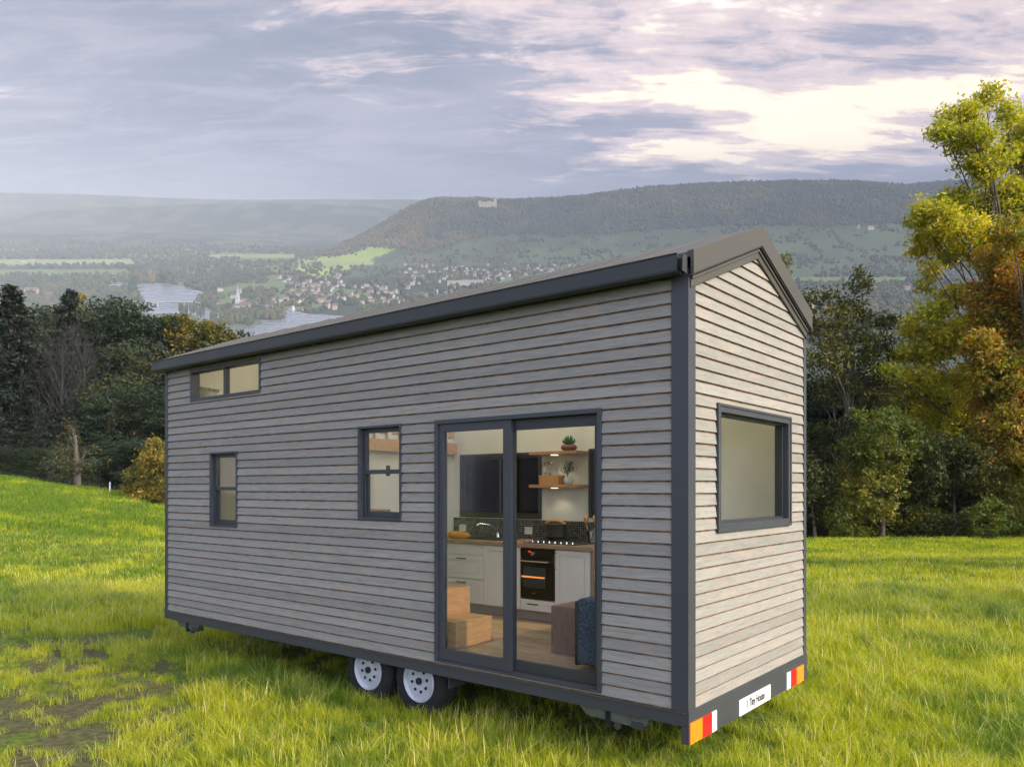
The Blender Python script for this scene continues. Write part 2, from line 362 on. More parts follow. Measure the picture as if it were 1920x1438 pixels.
# small folded stabilisers under the beam
for x0, x1 in ((-.93, -.34), (-7.02, -6.5)):
    t = MB(); t.prism([(x0, .04, ZB - .01), (x0 + .08, .04, ZB - .085), (x1 - .05, .04, ZB - .10), (x1, .04, ZB - .075), (x1 + .03, .04, ZB - .01)], (0, .06, 0), 'galv')
    t.box(x0 + .25, x0 + .29, .03, .12, ZB - .13, ZB - .02, 'hole'); t.lathe([(.03, -.02), (.03, .02)], (x0 + .34, .07, ZB - .12), 'steel_dark', axis='y', n=12); t.box(x1 - .12, x1 - .02, .03, .12, ZB - .105, ZB - .06, 'steel_dark')
    t.build('stabiliser_leg', house)
t = MB(); t.prism([(-6.32, .3, ZB - .005), (-6.25, .3, ZB - .07), (-6.15, .3, ZB - .05), (-6.08, .3, ZB - .005)], (0, .05, 0), 'steel_dark'); t.build('tow_bracket', house)
# wheels
def wheel(cx):
    R = .315; cz = GZ + R
    w = MB()
    pr = [(.188, .008), (.20, .002), (.255, -.012), (.29, -.004), (.308, .02)]
    w.lathe(pr + [(R, .04), (R, .17), (.30, .20), (.20, .215)], (cx, .05, cz), 'tyre', n=48, axis='y', caps=False)
    for j in range(48):
        a = 2 * pi * j / 48; 
        for q, y0 in ((0, .052), (.5, .10), (0, .15)):
            aa = a + q * 2 * pi / 48; c_, s_ = cos(aa), sin(aa); d = .011; tx, tz = -s_ * d, c_ * d
            r0, r1 = R - .004, R + .006
            P = []
            for yy in (y0 + .03, y0 + .07):
                pass
            A = [(cx + r0 * c_ + tx, y0 + .03, cz + r0 * s_ + tz), (cx + r0 * c_ - tx, y0 + .03, cz + r0 * s_ - tz), (cx + r0 * c_ - tx, y0 + .07, cz + r0 * s_ - tz), (cx + r0 * c_ + tx, y0 + .07, cz + r0 * s_ + tz)]
            B = [(cx + r1 * c_ + tx, y0 + .03, cz + r1 * s_ + tz), (cx + r1 * c_ - tx, y0 + .03, cz + r1 * s_ - tz), (cx + r1 * c_ - tx, y0 + .07, cz + r1 * s_ - tz), (cx + r1 * c_ + tx, y0 + .07, cz + r1 * s_ + tz)]
            w.hexa(A + B, 'tyre')
    o = w.build('wheel', house, smooth=True)
    r = MB(); r.lathe([(.194, .02), (.194, -.004), (.187, -.009), (.180, .0), (.172, .022), (.12, .016), (.001, .012)], (cx, .05, cz), 'rimwhite', n=40, axis='y', caps=False); r.build('rim', o, smooth=True)
    h = MB(); h.lathe([(.031, .03), (.031, -.008), (.026, -.012), (.001, -.012)], (cx, .05, cz), 'hole', n=20, axis='y', caps=False)
    for j in range(8):
        a = 2 * pi * (j + .25) / 8; h.lathe([(.0145, .03), (.0145, .008), (.001, .006)], (cx + .098 * cos(a), .05, cz + .098 * sin(a)), 'hole', n=12, axis='y', caps=False)
    h.build('hub', o)
for cx in (-2.69, -3.39): wheel(cx)
t = MB()
for cx in (-2.69, -3.39): t.lathe([(.03, .0), (.03, 2.2)], (cx, .1, GZ + .315), 'steel_dark', axis='y', n=12)
t.box(-3.7, -2.4, .30, .36, GZ + .36, ZB + .05, 'steel_dark'); t.build('axle', house)
for cx in (-2.69, -3.39):
    w = MB(); w.lathe([(.05, 0), (.30, 0), (.315, .04), (.315, .17), (.30, .21), (.05, .21)], (cx, 2.14, GZ + .315), 'tyre', n=36, axis='y'); w.build('wheel', house, smooth=True)
t = MB(); t.box(-2.33, -2.315, .06, .26, ZB - .13, ZB + .03, 'steel_dark'); t.build('mudflap', house)
# reflectors and plate on the end beam
def invx(px, py, v):
    q = (px - 960) / F; y = (q * (HY + v * ST) - HX - v * CT) / (-ST - q * CT); Y = HY + v * ST + y * CT
    return y, (914.3 - py) * Y / F
def B7(cx, cy): return (1080 + cx / 4.174, 1200 + cy / 4.174)
yn = [invx(*B7(c, 700), .03)[0] for c in (890, 985, 1060, 1097)]; zt, zb_ = ZE + .148, ZE + .002
t = MB(); x0, x1 = .028, .036
t.box(x0, x1, yn[0], yn[1], zb_, zt, 'orange'); t.box(x0, x1, yn[1], yn[2], zb_, zt, 'red'); t.box(x0, x1, yn[2], yn[3], zb_, zt, 'white'); t.build('reflector', house)
yf = [invx(*B7(c, 280), .03)[0] for c in (1648, 1676, 1723, 1778)]
t = MB(); t.box(x0, x1, yf[0], yf[1], zb_, zt, 'white'); t.box(x0, x1, yf[1], yf[2], zb_, zt, 'red'); t.box(x0, x1, yf[2], yf[3], zb_, zt, 'orange'); t.build('reflector', house)
yp = [invx(*B7(c, 470), .03)[0] for c in (1275, 1518)]
t = MB(); t.box(x0, x1, yp[0], yp[1], ZE + .004, ZE + .128, 'white'); plate = t.build('name_plate', house, bevel=.002)
def text(s, size, mname, parent, loc, rot, sx=1.0, name='lettering'):
    cu = bpy.data.curves.new(name, 'FONT'); cu.body = s; cu.size = size; cu.align_x = 'CENTER'; cu.align_y = 'CENTER'; cu.extrude = .0008; cu.offset = .0022
    tmp = bpy.data.objects.new('tmp', cu); COL.objects.link(tmp); dg = bpy.context.evaluated_depsgraph_get()
    me = bpy.data.meshes.new_from_object(tmp.evaluated_get(dg)); bpy.data.objects.remove(tmp)
    me.materials.clear(); me.materials.append(MATS[mname]); o = bpy.data.objects.new(name, me); COL.objects.link(o)
    o.parent = parent; o.location = loc; o.rotation_euler = rot; o.scale = (sx, 1, 1); return o
text('1 Tiny House', .088, 'ink', plate, (.0372, (yp[0] + yp[1]) / 2, ZE + .068), (pi / 2, 0, pi / 2), 0.78)
# roof
RX0, RX1 = -HL - .10, .045
ov = .03; zf = 1.655   # roof edge beyond the wall
rise = (ZR - ZEAVE) / (HWD / 2)
def rz(y, add): return ZEAVE + add + rise * (HWD / 2 - abs(y - HWD / 2))
roof = MB()
ya, yb, yc = -ov, HWD / 2, HWD + ov
for (y0, y1) in ((ya, yb), (yb, yc)):
    roof.hexa([(RX0, y0, rz(y0, .13)), (RX1, y0, rz(y0, .13)), (RX1, y1, rz(y1, .13)), (RX0, y1, rz(y1, .13)), (RX0, y0, rz(y0, .165)), (RX1, y0, rz(y0, .165)), (RX1, y1, rz(y1, .165)), (RX0, y1, rz(y1, .165))], 'rooftin')
nrib = 16
for i in range(nrib + 1):
    xx = RX0 + (RX1 - RX0 - .03) * i / nrib
    for (y0, y1) in ((ya, yb), (yb, yc)):
        roof.hexa([(xx, y0, rz(y0, .1655)), (xx + .03, y0, rz(y0, .1655)), (xx + .03, y1, rz(y1, .1655)), (xx, y1, rz(y1, .1655)), (xx + .006, y0, rz(y0, .1755)), (xx + .024, y0, rz(y0, .1755)), (xx + .024, y1, rz(y1, .1755)), (xx + .006, y1, rz(y1, .1755))], 'rooftin')
roof = roof.build('roof', house)
t = MB()
t.poly([(-HL + .09, .0, ZEAVE), (-.1, .0, ZEAVE), (-.1, 1.2, ZR), (-HL + .09, 1.2, ZR)], 'cream'); t.poly([(-HL + .09, 2.4, ZEAVE), (-.1, 2.4, ZEAVE), (-.1, 1.2, ZR), (-HL + .09, 1.2, ZR)], 'cream'); t.build('ceiling', house)
t = MB(); t.box(RX0 + .02, RX1 - .03, -.075, -.024, ZEAVE + .02, ZEAVE + .10, 'gutter'); t.box(RX0 + .02, RX1 - .03, -.024, .1, ZEAVE + .045, ZEAVE + .1, 'gutter'); t.build('fascia', roof)
t = MB(); t.box(RX0 + .02, RX1 - .03, 2.424, 2.46, ZEAVE + .0, ZEAVE + .14, 'gutter'); t.box(RX0 + .02, RX1 - .03, 2.3, 2.424, ZEAVE + .045, ZEAVE + .1, 'gutter'); t.build('fascia', roof)
# barge board with inner bead, near gable; same again on the far one
for gx, sgn in ((RX1, 1), (RX0, -1)):
    t = MB(); w = .16
    for y0, y1 in ((ya - .005, yb), (yb, yc + .005)):
        xa, xb = sorted((gx - sgn * .002, gx + sgn * .025))
        def hx(m, a0, a1, X0, X1): t.hexa([(X0, y0, rz(y0, a0)), (X1, y0, rz(y0, a0)), (X1, y1, rz(y1, a0)), (X0, y1, rz(y1, a0)), (X0, y0, rz(y0, a1)), (X1, y0, rz(y0, a1)), (X1, y1, rz(y1, a1)), (X0, y1, rz(y1, a1))], m)
        hx('rooftin', .012, .178, xa, xb)
        hx('gutter', .0, .0125, xa - .012 * sgn, xb - .010 * sgn)
    t.build('barge_board', roof, bevel=.002)
    t = MB()
    for y0, y1 in ((-.0, yb), (yb, HWD + .0)):
        xa, xb = sorted((sgn * .004 + (0 if sgn > 0 else -HL), sgn * .034 + (0 if sgn > 0 else -HL)))
        hx('rooftin', -.085, -.012, xa, xb); hx('rooftin', -.03, -.008, xa, xb + .012)
    t.build('gable_trim', roof, bevel=.002)
# box gutter on both long sides
for s_ in (-1, 1):
    t = MB(); gy = -.075 if s_ < 0 else HWD + .06; d = -.075 * (-s_) * -1
    def gp(u, z): return (RX0 - .02, gy + s_ * u, z)
    prof = [(0, 1.455), (.06, 1.455), (.072, 1.465), (.075, 1.48), (.062, 1.58), (.068, 1.592), (.060, 1.596), (.052, 1.580), (.060, 1.48), (.0, 1.47)]
    t.prism([gp(u, z) for u, z in prof][::(1 if s_ > 0 else -1)], (RX1 - .03 - RX0, 0, 0), 'gutter')
    for xx in (RX0 - .022, RX1 - .012):
        t.prism([(xx, gy, 1.455), (xx, gy + s_ * .072, 1.465), (xx, gy + s_ * .062, 1.58), (xx, gy, 1.58)], (.006, 0, 0), 'gutter')
    t.build('gutter', roof)
# windows
def single_hung(r, lab=None):
    x0, x1, z0, z1 = r; zm = (z0 + z1) / 2 + .01
    f = MB(); f.frame_y(x0 - .004, x1 + .004, z0 - .004, z1 + .004, .022, -.026, .09, 'trim'); f.frame_y(x0 + .018, x1 - .018, z0 + .018, z1 - .018, .02, .028, .085, 'trim_dark')
    o = f.build('window', house, bevel=.0015)
    s = MB(); s.frame_y(x0 + .03, x1 - .03, zm - .02, z1 - .03, .03, .03, .055, 'trim', wb=.04); s.build('sash', o, bevel=.001)
    s = MB(); s.frame_y(x0 + .03, x1 - .03, z0 + .03, zm + .018, .03, .058, .082, 'trim', wb=.045); s.build('sash', o, bevel=.001)
    g = MB(); g.box(x0 + .05, x1 - .05, .040, .044, zm, z1 - .05, 'glass'); g.build('pane', o)
    g = MB(); g.box(x0 + .05, x1 - .05, .068, .072, z0 + .06, zm - .01, 'glass'); g.build('pane', o)
    return o
single_hung(WA); wb = single_hung(WBn)
l = MB(); zc = (WBn[2] + WBn[3]) / 2; l.box(-3.165, -3.125, .083, .10, zc - .03, zc + .07, 'black'); l.build('latch', wb)
x0, x1, z0, z1 = LOFT
f = MB(); f.frame_y(x0 - .004, x1 + .004, z0 - .004, z1 + .004, .026, -.026, .09, 'trim', wt=.035, wb=.035); f.box(-5.87, -5.83, .0, .06, z0 + .03, z1 - .03, 'trim_dark'); lw = f.build('window', house, bevel=.0015)
for a, b in ((x0 + .02, -5.87), (-5.83, x1 - .02)):
    g = MB(); g.box(a, b, .03, .034, z0 + .03, z1 - .03, 'glass_side'); g.build('pane', lw)
y0, y1, z0, z1 = EW
f = MB(); f.frame_x(y0 - .004, y1 + .004, z0 - .004, z1 + .004, .06, -.02, .028, 'trim'); f.frame_x(y0 + .02, y1 - .02, z0 + .02, z1 - .02, .055, -.09, -.021, 'trim_dark'); f.frame_x(y0 - .006, y1 + .006, z0 - .006, z1 + .006, .02, .02, .036, 'trim')
ew = f.build('window', house, bevel=.002); g = MB(); g.box(-.045, -.041, y0 + .07, y1 - .07, z0 + .07, z1 - .07, 'glass_side'); g.build('pane', ew)
# kitchen windows in the back wall
for r in (BW1, BW2):
    x0, x1, z0, z1 = r
    f = MB(); f.frame_y(x0, x1, z0, z1, .03, 2.285, 2.39, 'trim_dark'); f.frame_y(x0 + .03, x1 - .03, z0 + .03, z1 - .03, .035, 2.31, 2.36, 'trim_dark')
    if r is BW1: f.box(-3.62, -3.585, 2.315, 2.355, z0 + .05, z1 - .05, 'trim_dark')
    o = f.build('window', house); g = MB(); g.box(x0 + .05, x1 - .05, 2.33, 2.335, z0 + .05, z1 - .05, 'darkglass'); g.build('pane', o)
# sliding door
x0, x1, z0, z1 = DOOR; xm = -1.575
f = MB(); f.frame_y(x0 - .004, x1 + .004, z0 - .003, z1 + .004, .036, -.030, .10, 'trim', wb=.02); f.box(x0 + .03, x1 - .03, -.0005, .004, z0 + .015, z0 + .03, 'rooftin'); dr = f.build('sliding_door', house, bevel=.002)
p = MB(); p.frame_y(x0 + .034, xm + .02, z0 + .02, z1 - .034, .055, -.012, .022, 'trim', wt=.07, wb=.10, wr=.085); p.build('door_panel', dr, bevel=.002)
p = MB(); p.frame_y(xm - .035, x1 - .034, z0 + .02, z1 - .034, .055, .030, .066, 'trim_dark', wt=.085, wb=.10); p.build('door_panel', dr, bevel=.002)
g = MB(); g.box(x0 + .085, xm - .06, .003, .007, z0 + .11, z1 - .10, 'glass'); g.build('pane', dr)
g = MB(); g.box(xm + .015, x1 - .085, .046, .050, z0 + .11, z1 - .11, 'glass'); g.build('pane', dr)
# inner walls, loft
t = MB(); t.box(-4.45, -4.36, .101, 2.299, FL, .62, 'cream'); t.build('partition_wall', house)
t = MB(); t.box(-HL + .09, -4.36, .101, 2.299, .63, .70, 'pine'); t.box(-4.36, -4.30, .101, 2.299, .42, .56, 'pine'); t.build('loft_floor', house)
t = MB()
for yy in np.arange(.2, 2.3, .19): t.box(-4.345, -4.315, yy, yy + .05, .56, 1.2, 'white')
t.box(-4.35, -4.31, .101, 2.299, 1.2, 1.24, 'white'); t.build('loft_railing', house)
t = MB(); t.box(-6.9, -4.46, 1.5, 1.56, FL, .62, 'bath'); t.box(-5.62, -5.585, 1.46, 1.5, FL, .62, 'cream'); t.build('bathroom_wall', house)
t = MB(); t.box(-4.35, -1.2, 2.288, 2.2995, -.60, -.375, 'mosaic'); t.build('tiled_splashback', house)
# ---- things inside
for i, (sx, lab) in enumerate(((-3.144, 'white double power socket on the dark tiles beside the pot'), (-4.192, 'white double power socket on the dark tiles left of the sink'))):
    o = thing('power_socket', lab, 'power socket', (sx, 2.288, -.50), 'power sockets on the tiled splashback')
    t = MB((sx, 2.288, -.5)); t.box(sx - .055, sx + .055, 2.278, 2.288, -.545, -.46, 'white'); t.build('plate', o, bevel=.002)
    for dx in (-.022, .022): t = MB((sx, 2.288, -.5)); t.box(sx + dx - .009, sx + dx + .009, 2.274, 2.278, -.492, -.475, 'ceramic'); t.build('switch', o)
CTZ = -.60
def part(base, fn, name, parent, **k): m = MB(base); fn(m); return m.build(name, parent, **k)
b = (-3.9, 1.72, FL)
ku = thing('kitchen_cabinet', 'run of cream panelled kitchen cabinets under the timber worktop', 'kitchen cabinet', b)
def panel(m, x0, x1, z0, z1, y=1.70, mt='white_cab'):
    m.box(x0, x1, y, y + .02, z0, z1, mt); w = .05
    m.frame_y(x0 + .002, x1 - .002, z0 + .002, z1 - .002, w, y - .008, y - .0005, mt)
    m.box(x0 + w + .02, x1 - w - .02, y - .006, y - .0005, z0 + w + .02, z1 - w - .02, mt)
part(b, lambda m: (m.box(-4.35, -2.80, 1.722, 2.28, FL + .11, CTZ - .05, 'white_cab'), m.box(-2.345, -1.90, 1.722, 2.28, FL + .11, CTZ - .05, 'white_cab'), m.box(-2.80, -2.345, 2.2, 2.28, FL + .11, CTZ - .05, 'white_cab')), 'carcass', ku)
part(b, lambda m: m.box(-4.34, -1.90, 1.76, 1.78, FL + .001, FL + .11, 'kick'), 'kickboard', ku)
part(b, lambda m: (m.box(-4.35, -1.86, 1.68, 2.286, CTZ - .045, CTZ, 'worktop'), m.box(-1.899, -1.86, 1.70, 2.286, FL + .002, CTZ - .0455, 'worktop')), 'worktop', ku, bevel=.003)
def handle(m, x, z, w=.11, y=1.69): m.tube([(x - w / 2, y, z), (x - w / 2, y - .025, z), (x + w / 2, y - .025, z), (x + w / 2, y, z)], .006, 'bronze', 6); m.box(x - w / 2 - .01, x + w / 2 + .01, y - .031, y - .021, z - .006, z + .006, 'bronze')
for (z0, z1) in ((-1.04, -.775), (-1.318, -1.048)):
    d = part(b, lambda m: panel(m, -4.0, -3.333, z0, z1), 'drawer', ku, bevel=.001); part(b, lambda m: handle(m, -3.655, z1 - .035), 'handle', d)
part(b, lambda m: m.box(-4.0, -3.333, 1.70, 1.72, -.768, -.65, 'white_cab'), 'fascia_panel', ku)
part(b, lambda m: panel(m, -3.326, -2.805, -1.318, -.65), 'cupboard_door', ku, bevel=.001)
d = part(b, lambda m: panel(m, -2.34, -1.905, -1.318, -.655), 'cupboard_door', ku, bevel=.001)
part(b, lambda m: (m.tube([(-2.325, 1.69, -.68), (-2.325, 1.665, -.69), (-2.325, 1.665, -.84), (-2.325, 1.69, -.85)], .006, 'bronze', 6)), 'handle', d)
d = part(b, lambda m: panel(m, -2.80, -2.345, -1.318, -1.20), 'drawer', ku, bevel=.001); part(b, lambda m: handle(m, -2.62, -1.245), 'handle', d)
part(b, lambda m: (m.frame_y(0, 0, 0, 0, 0.0, 0, 0, 'chrome') if False else m.box(-3.95, -3.20, 1.82, 2.2, CTZ + .0005, CTZ + .008, 'steel_dark'), m.box(-3.9, -3.5, 1.86, 2.16, CTZ + .0085, CTZ + .010, 'black')), 'sink', ku)
part(b, lambda m: (m.lathe([(.022, 0), (.018, .05), (.014, .06)], (-3.55, 2.21, CTZ + .008), 'chrome', n=14), m.tube([(-3.55, 2.21, CTZ + .06), (-3.555, 2.18, CTZ + .12), (-3.60, 2.08, CTZ + .165), (-3.66, 2.0, CTZ + .175), (-3.68, 1.97, CTZ + .15)], .011, 'chrome', 10), m.tube([(-3.55, 2.21, CTZ + .06), (-3.53, 2.20, CTZ + .10), (-3.54, 2.17, CTZ + .15)], .007, 'chrome', 8)), 'tap', ku, smooth=True)
b = (-2.57, 1.70, -1.19)
ov_ = thing('oven', 'black built-in oven with an orange glow behind its glass door', 'oven', b)
part(b, lambda m: m.box(-2.797, -2.348, 1.705, 2.19, -1.195, -.65, 'blackgloss'), 'body', ov_)
d = part(b, lambda m: m.box(-2.797, -2.348, 1.69, 1.7045, -1.19, -.765, 'blackgloss'), 'oven_door', ov_, bevel=.002)
part(b, lambda m: (m.box(-2.76, -2.46, 1.687, 1.6895, -1.07, -.85, 'steel_dark')), 'door_glass', d)
part(b, lambda m: (m.box(-2.78, -2.47, 1.685, 1.6867, -.965, -.948, 'ovenglow')), 'glow', d)
part(b, lambda m: (m.tube([(-2.77, 1.69, -.785), (-2.77, 1.65, -.785), (-2.40, 1.65, -.785), (-2.40, 1.69, -.785)], .008, 'chrome', 8)), 'handle', d)
part(b, lambda m: m.box(-2.797, -2.348, 1.692, 1.7045, -.758, -.655, 'blackgloss'), 'control_panel', ov_)
part(b, lambda m: m.lathe([(.022, .0), (.022, -.02), (.018, -.024)], (-2.63, 1.692, -.705), 'chrome', axis='y', n=20), 'knob', ov_)
part(b, lambda m: m.box(-2.69, -2.66, 1.690, 1.692, -.69, -.68, 'redlamp'), 'indicator_light', ov_)
part(b, lambda m: m.box(-2.64, -2.59, 1.684, 1.6897, -1.13, -1.122, 'chrome'), 'badge', d)
b = (-2.5, 1.95, CTZ)
hob = thing('gas_hob', 'steel four-burner gas hob set in the timber worktop', 'gas hob', b)
part(b, lambda m: m.box(-2.80, -2.12, 1.74, 2.2, CTZ + .001, CTZ + .010, 'steel_dark'), 'hob_plate', hob, bevel=.002)
for bx in (-2.65, -2.32):
    for by in (1.86, 2.08):
        part(b, lambda m: (m.lathe([(.045, .0), (.045, .012), (.03, .018)], (bx, by, CTZ + .0105), 'castiron', n=16), [m.box(bx - .10 + .2 * 0, bx + .10, by - .004, by + .004, CTZ + .03, CTZ + .038, 'castiron'), m.box(bx - .004, bx + .004, by - .10, by + .10, CTZ + .0301, CTZ + .0381, 'castiron')], [m.box(bx + q * .1 - .004, bx + q * .1 + .004, by - .004, by + .004, CTZ + .0105, CTZ + .03, 'castiron') for q in (-1, 1)]), 'burner', hob)
for i in range(9): part(b, lambda m: m.lathe([(.013, 0), (.011, .02)], (-2.76 + i * .075, 1.76, CTZ + .0105), 'chrome', n=10), 'knob', hob)
b = (-2.62, 2.10, CTZ + .038)
pot = thing('cooking_pot', 'black cast iron pot with orange lid handle on the hob', 'cooking pot', b)
part(b, lambda m: m.lathe([(.10, 0), (.118, .02), (.122, .155), (.126, .16), (.001, .165)], b, 'castiron', n=28), 'pan', pot, smooth=True)
part(b, lambda m: m.tube([(b[0] - .13, b[1] - .02, b[2] + .165), (b[0] - .06, b[1] - .02, b[2] + .195), (b[0] + .06, b[1] - .02, b[2] + .195), (b[0] + .15, b[1] - .02, b[2] + .165)], [.008, .014, .014, .01], 'bread', 8), 'lid_handle', pot, smooth=True)
b = (-2.12, 2.08, CTZ)
jar = thing('utensil_jar', 'clear glass jar of cooking spoons at the right end of the worktop', 'jar', b)
part(b, lambda m: m.lathe([(.05, 0), (.055, .01), (.06, .15), (.055, .15), (.05, .015), (.001, .012)], b, 'jarglass', n=22, caps=False), 'glass_body', jar, smooth=True)
def spoon(dx, dy, lab, mt, nm='wooden_spoon'):
    bb = (b[0] + dx * .3, b[1] + dy * .3, CTZ + .02); o = thing(nm, lab, 'spoon', bb, 'spoons standing in the glass jar')
    top = (b[0] + dx, b[1] + dy, CTZ + .21)
    part(bb, lambda m: m.tube([bb, top], .005, mt, 6), 'handle', o)
    part(bb, lambda m: m.lathe([(.004, 0), (.024, .03), (.03, .06), (.022, .09), (.004, .105)], top, mt, n=12), 'spoon_bowl', o, smooth=True)
spoon(-.07, -.02, 'wooden spoon leaning left in the glass jar', 'pine'); spoon(.05, -.03, 'wooden spoon leaning right in the glass jar', 'pine'); spoon(.01, .04, 'shiny steel ladle standing tallest in the glass jar', 'chrome', 'ladle')
b = (-3.72, 1.80, CTZ)
hsolo(MB(b).lathe([(.004, -.17), (.03, -.14), (.045, -.05), (.048, .05), (.03, .15), (.004, .19)], (b[0] - .1, b[1], b[2] + .045), 'bread', n=14, axis='x'), 'bread_loaf', 'long orange brown loaf lying on the worktop left of the sink', 'bread', b, smooth=True)
# wall shelves
for z, lab in ((.405, 'upper timber wall shelf holding the succulent pot'), (.035, 'lower timber wall shelf holding the crate and bonsai')):
    b = (-2.6, 2.288, z); o = thing('wall_shelf', lab, 'wall shelf', b, 'timber wall shelves over the hob')
    part(b, lambda m: m.box(-2.96, -2.32, 2.05, 2.2995, z - .035, z, 'oak'), 'board', o, bevel=.002)
    part(b, lambda m: m.lathe([(.04, -.008), (.042, .0)], (-2.66, 2.13, z - .0355), 'ledlens', n=20), 'shelf_light', o)
    ld = bpy.data.lights.new('shelf_spot', 'SPOT'); ld.energy = 2.4; ld.spot_size = radians(125); ld.spot_blend = .6; ld.color = (1, .85, .62); ld.shadow_soft_size = .03
    lo = bpy.data.objects.new('shelf_spot', ld); COL.objects.link(lo); lo.parent = o; lo.location = (-.06, -.158, -.05)
b = (-2.47, 2.14, .405)
o = thing('succulent_plant', 'spiky green succulent in a brown bowl on the upper shelf', 'potted plant', b)
part(b, lambda m: m.lathe([(.05, 0), (.085, .02), (.09, .045), (.075, .07), (.06, .068)], b, 'coconut', n=20), 'pot', o, smooth=True)
MATS['succ'] = pm('succ', (0.05, 0.14, 0.03), 0.4, var=0.2)
def spikes(m):
    for i in range(26):
        a = i * 2.4; r = .02 + .05 * (i / 26); h = .12 - .06 * (i / 26)
        m.tube([(b[0] + .01 * cos(a), b[1] + .01 * sin(a), b[2] + .06), (b[0] + r * cos(a), b[1] + r * sin(a), b[2] + .06 + h * .6), (b[0] + 1.25 * r * cos(a), b[1] + 1.25 * r * sin(a), b[2] + .06 + h)], [.010, .009, .001], 'succ', 5)
part(b, spikes, 'leaves', o)
b = (-2.70, 2.15, .035)
o = thing('wooden_crate', 'honey coloured wooden crate on the lower shelf', 'crate', b)
part(b, lambda m: (m.box(-2.83, -2.575, 2.07, 2.08, .036, .14, 'crate_wood'), m.box(-2.83, -2.575, 2.21, 2.22, .036, .14, 'crate_wood'), m.box(-2.83, -2.82, 2.08, 2.21, .036, .14, 'crate_wood'), m.box(-2.585, -2.575, 2.08, 2.21, .036, .14, 'crate_wood'), m.box(-2.82, -2.585, 2.08, 2.21, .036, .046, 'crate_wood')), 'box', o, bevel=.001)
b = (-2.76, 2.14, .046)
o = thing('utensil_cup', 'glass cup of shiny whisks standing in the crate', 'cup', b)
part(b, lambda m: m.lathe([(.03, 0), (.036, .13), (.032, .13), (.028, .01)], b, 'jarglass', n=16, caps=False), 'cup', o, smooth=True)
for i, a in enumerate((0, 1.9, 3.7, 5)): part(b, lambda m: (m.tube([(b[0], b[1], b[2] + .02), (b[0] + .05 * cos(a), b[1] + .03 * sin(a), b[2] + .20)], .003, 'chrome', 6), m.lathe([(.003, -.01), (.022, .01), (.025, .03), (.003, .05)], (b[0] + .05 * cos(a), b[1] + .03 * sin(a), b[2] + .20), 'chrome', n=10)), 'whisk', o, smooth=True)
b = (-2.64, 2.15, .046)
hsolo(MB(b).lathe([(.035, 0), (.04, .01), (.04, .08), (.015, .11), (.013, .14), (.02, .15), (.012, .18), (.001, .185)], b, 'jarglass', n=18), 'glass_bottle', 'stoppered clear glass bottle standing in the crate beside the cup', 'bottle', b, smooth=True)
b = (-2.47, 2.13, .035)
o = thing('bonsai_plant', 'dark leafy bonsai in a round grey pot on the lower shelf', 'potted plant', b)
part(b, lambda m: m.lathe([(.03, 0), (.052, .02), (.056, .05), (.045, .08), (.035, .085), (.03, .075)], b, 'ceramic', n=22), 'pot', o, smooth=True)
part(b, lambda m: (m.tube([(b[0], b[1], b[2] + .07), (b[0] - .015, b[1], b[2] + .12), (b[0] + .01, b[1], b[2] + .17)], .006, 'bark', 6), m.tube([(b[0] - .01, b[1], b[2] + .11), (b[0] + .04, b[1], b[2] + .16)], .004, 'bark', 6)), 'stem', o)
MATS['dleaf'] = pm('dleaf', (0.012, 0.025, 0.012), 0.5)
def bl(m):
    for i in range(420):
        c = random.choice([(-.02, 0, .19, .06), (.045, 0, .17, .045), (-.04, .0, .15, .04), (.01, 0, .23, .045)])
        p = np.array([b[0] + c[0], b[1] + c[1], b[2] + c[2]]) + rng.normal(0, 1, 3) * c[3] * .5
        u = rng.normal(0, 1, 3); u /= np.linalg.norm(u); w = np.cross(u, rng.normal(0, 1, 3)); w /= np.linalg.norm(w)
        m.poly([p - u * .009, p + w * .005, p + u * .009, p - w * .005], 'dleaf')
part(b, bl, 'foliage', o)
# steps, bench, sofa
b = (-2.4, .12, FL)
st = thing('storage_steps', 'timber box steps rising left of the sliding door', 'steps', b)
part(b, lambda m: m.box(-2.66, -2.28, .11, .60, FL + .001, FL + .235, 'oak_s'), 'step', st, bevel=.003)
part(b, lambda m: m.box(-3.04, -2.66, .11, .72, FL + .001, FL + .47, 'oak_s'), 'step', st, bevel=.003)
part(b, lambda m: m.box(-3.42, -3.04, .11, .72, FL + .001, FL + .70, 'oak_s'), 'step', st, bevel=.003)
part(b, lambda m: m.box(-3.80, -3.42, .11, .72, FL + .001, FL + .93, 'oak_s'), 'step', st, bevel=.003)
part(b, lambda m: m.box(-4.30, -3.80, .11, .72, FL + .001, FL + 1.20, 'oak_s'), 'step', st, bevel=.003)
part(b, lambda m: m.box(-2.32, -2.279, .595, .602, FL + .002, FL + .06, 'black'), 'foot', st)
b = (-1.3, .6, FL)
hsolo(MB(b).box(-1.555, -1.02, .545, 1.15, FL + .001, FL + .405, 'walnut_v'), 'storage_bench', 'brown timber box bench on the floor behind the blue cushion', 'bench', b, bevel=.002)
b = (-1.25, .62, FL + .406)
hsolo(MB(b).lathe([(.0, 0), (.022, .0), (.022, .05), (.014, .055)], (b[0] + .03, b[1], b[2]), 'orange', n=10).box(b[0] - .01 + .05, b[0] + .09, b[1] - .03, b[1] - .01, b[2], b[2] + .05, 'white'), 'small_box', 'small white and orange pack on top of the timber bench', 'pack', b)
b = (-.95, .16, FL)
so = thing('sofa_seat', 'dark blue fabric sofa seen edge-on behind the right door panel', 'sofa', b)
def cush(x0, x1, y0, y1, z0, z1, mt, nm):
    o = part(b, lambda m: m.box(x0, x1, y0, y1, z0, z1, mt), nm, so); bv = o.modifiers.new('b', 'BEVEL'); bv.width = .035; bv.segments = 4
    for p_ in o.data.polygons: p_.use_smooth = True
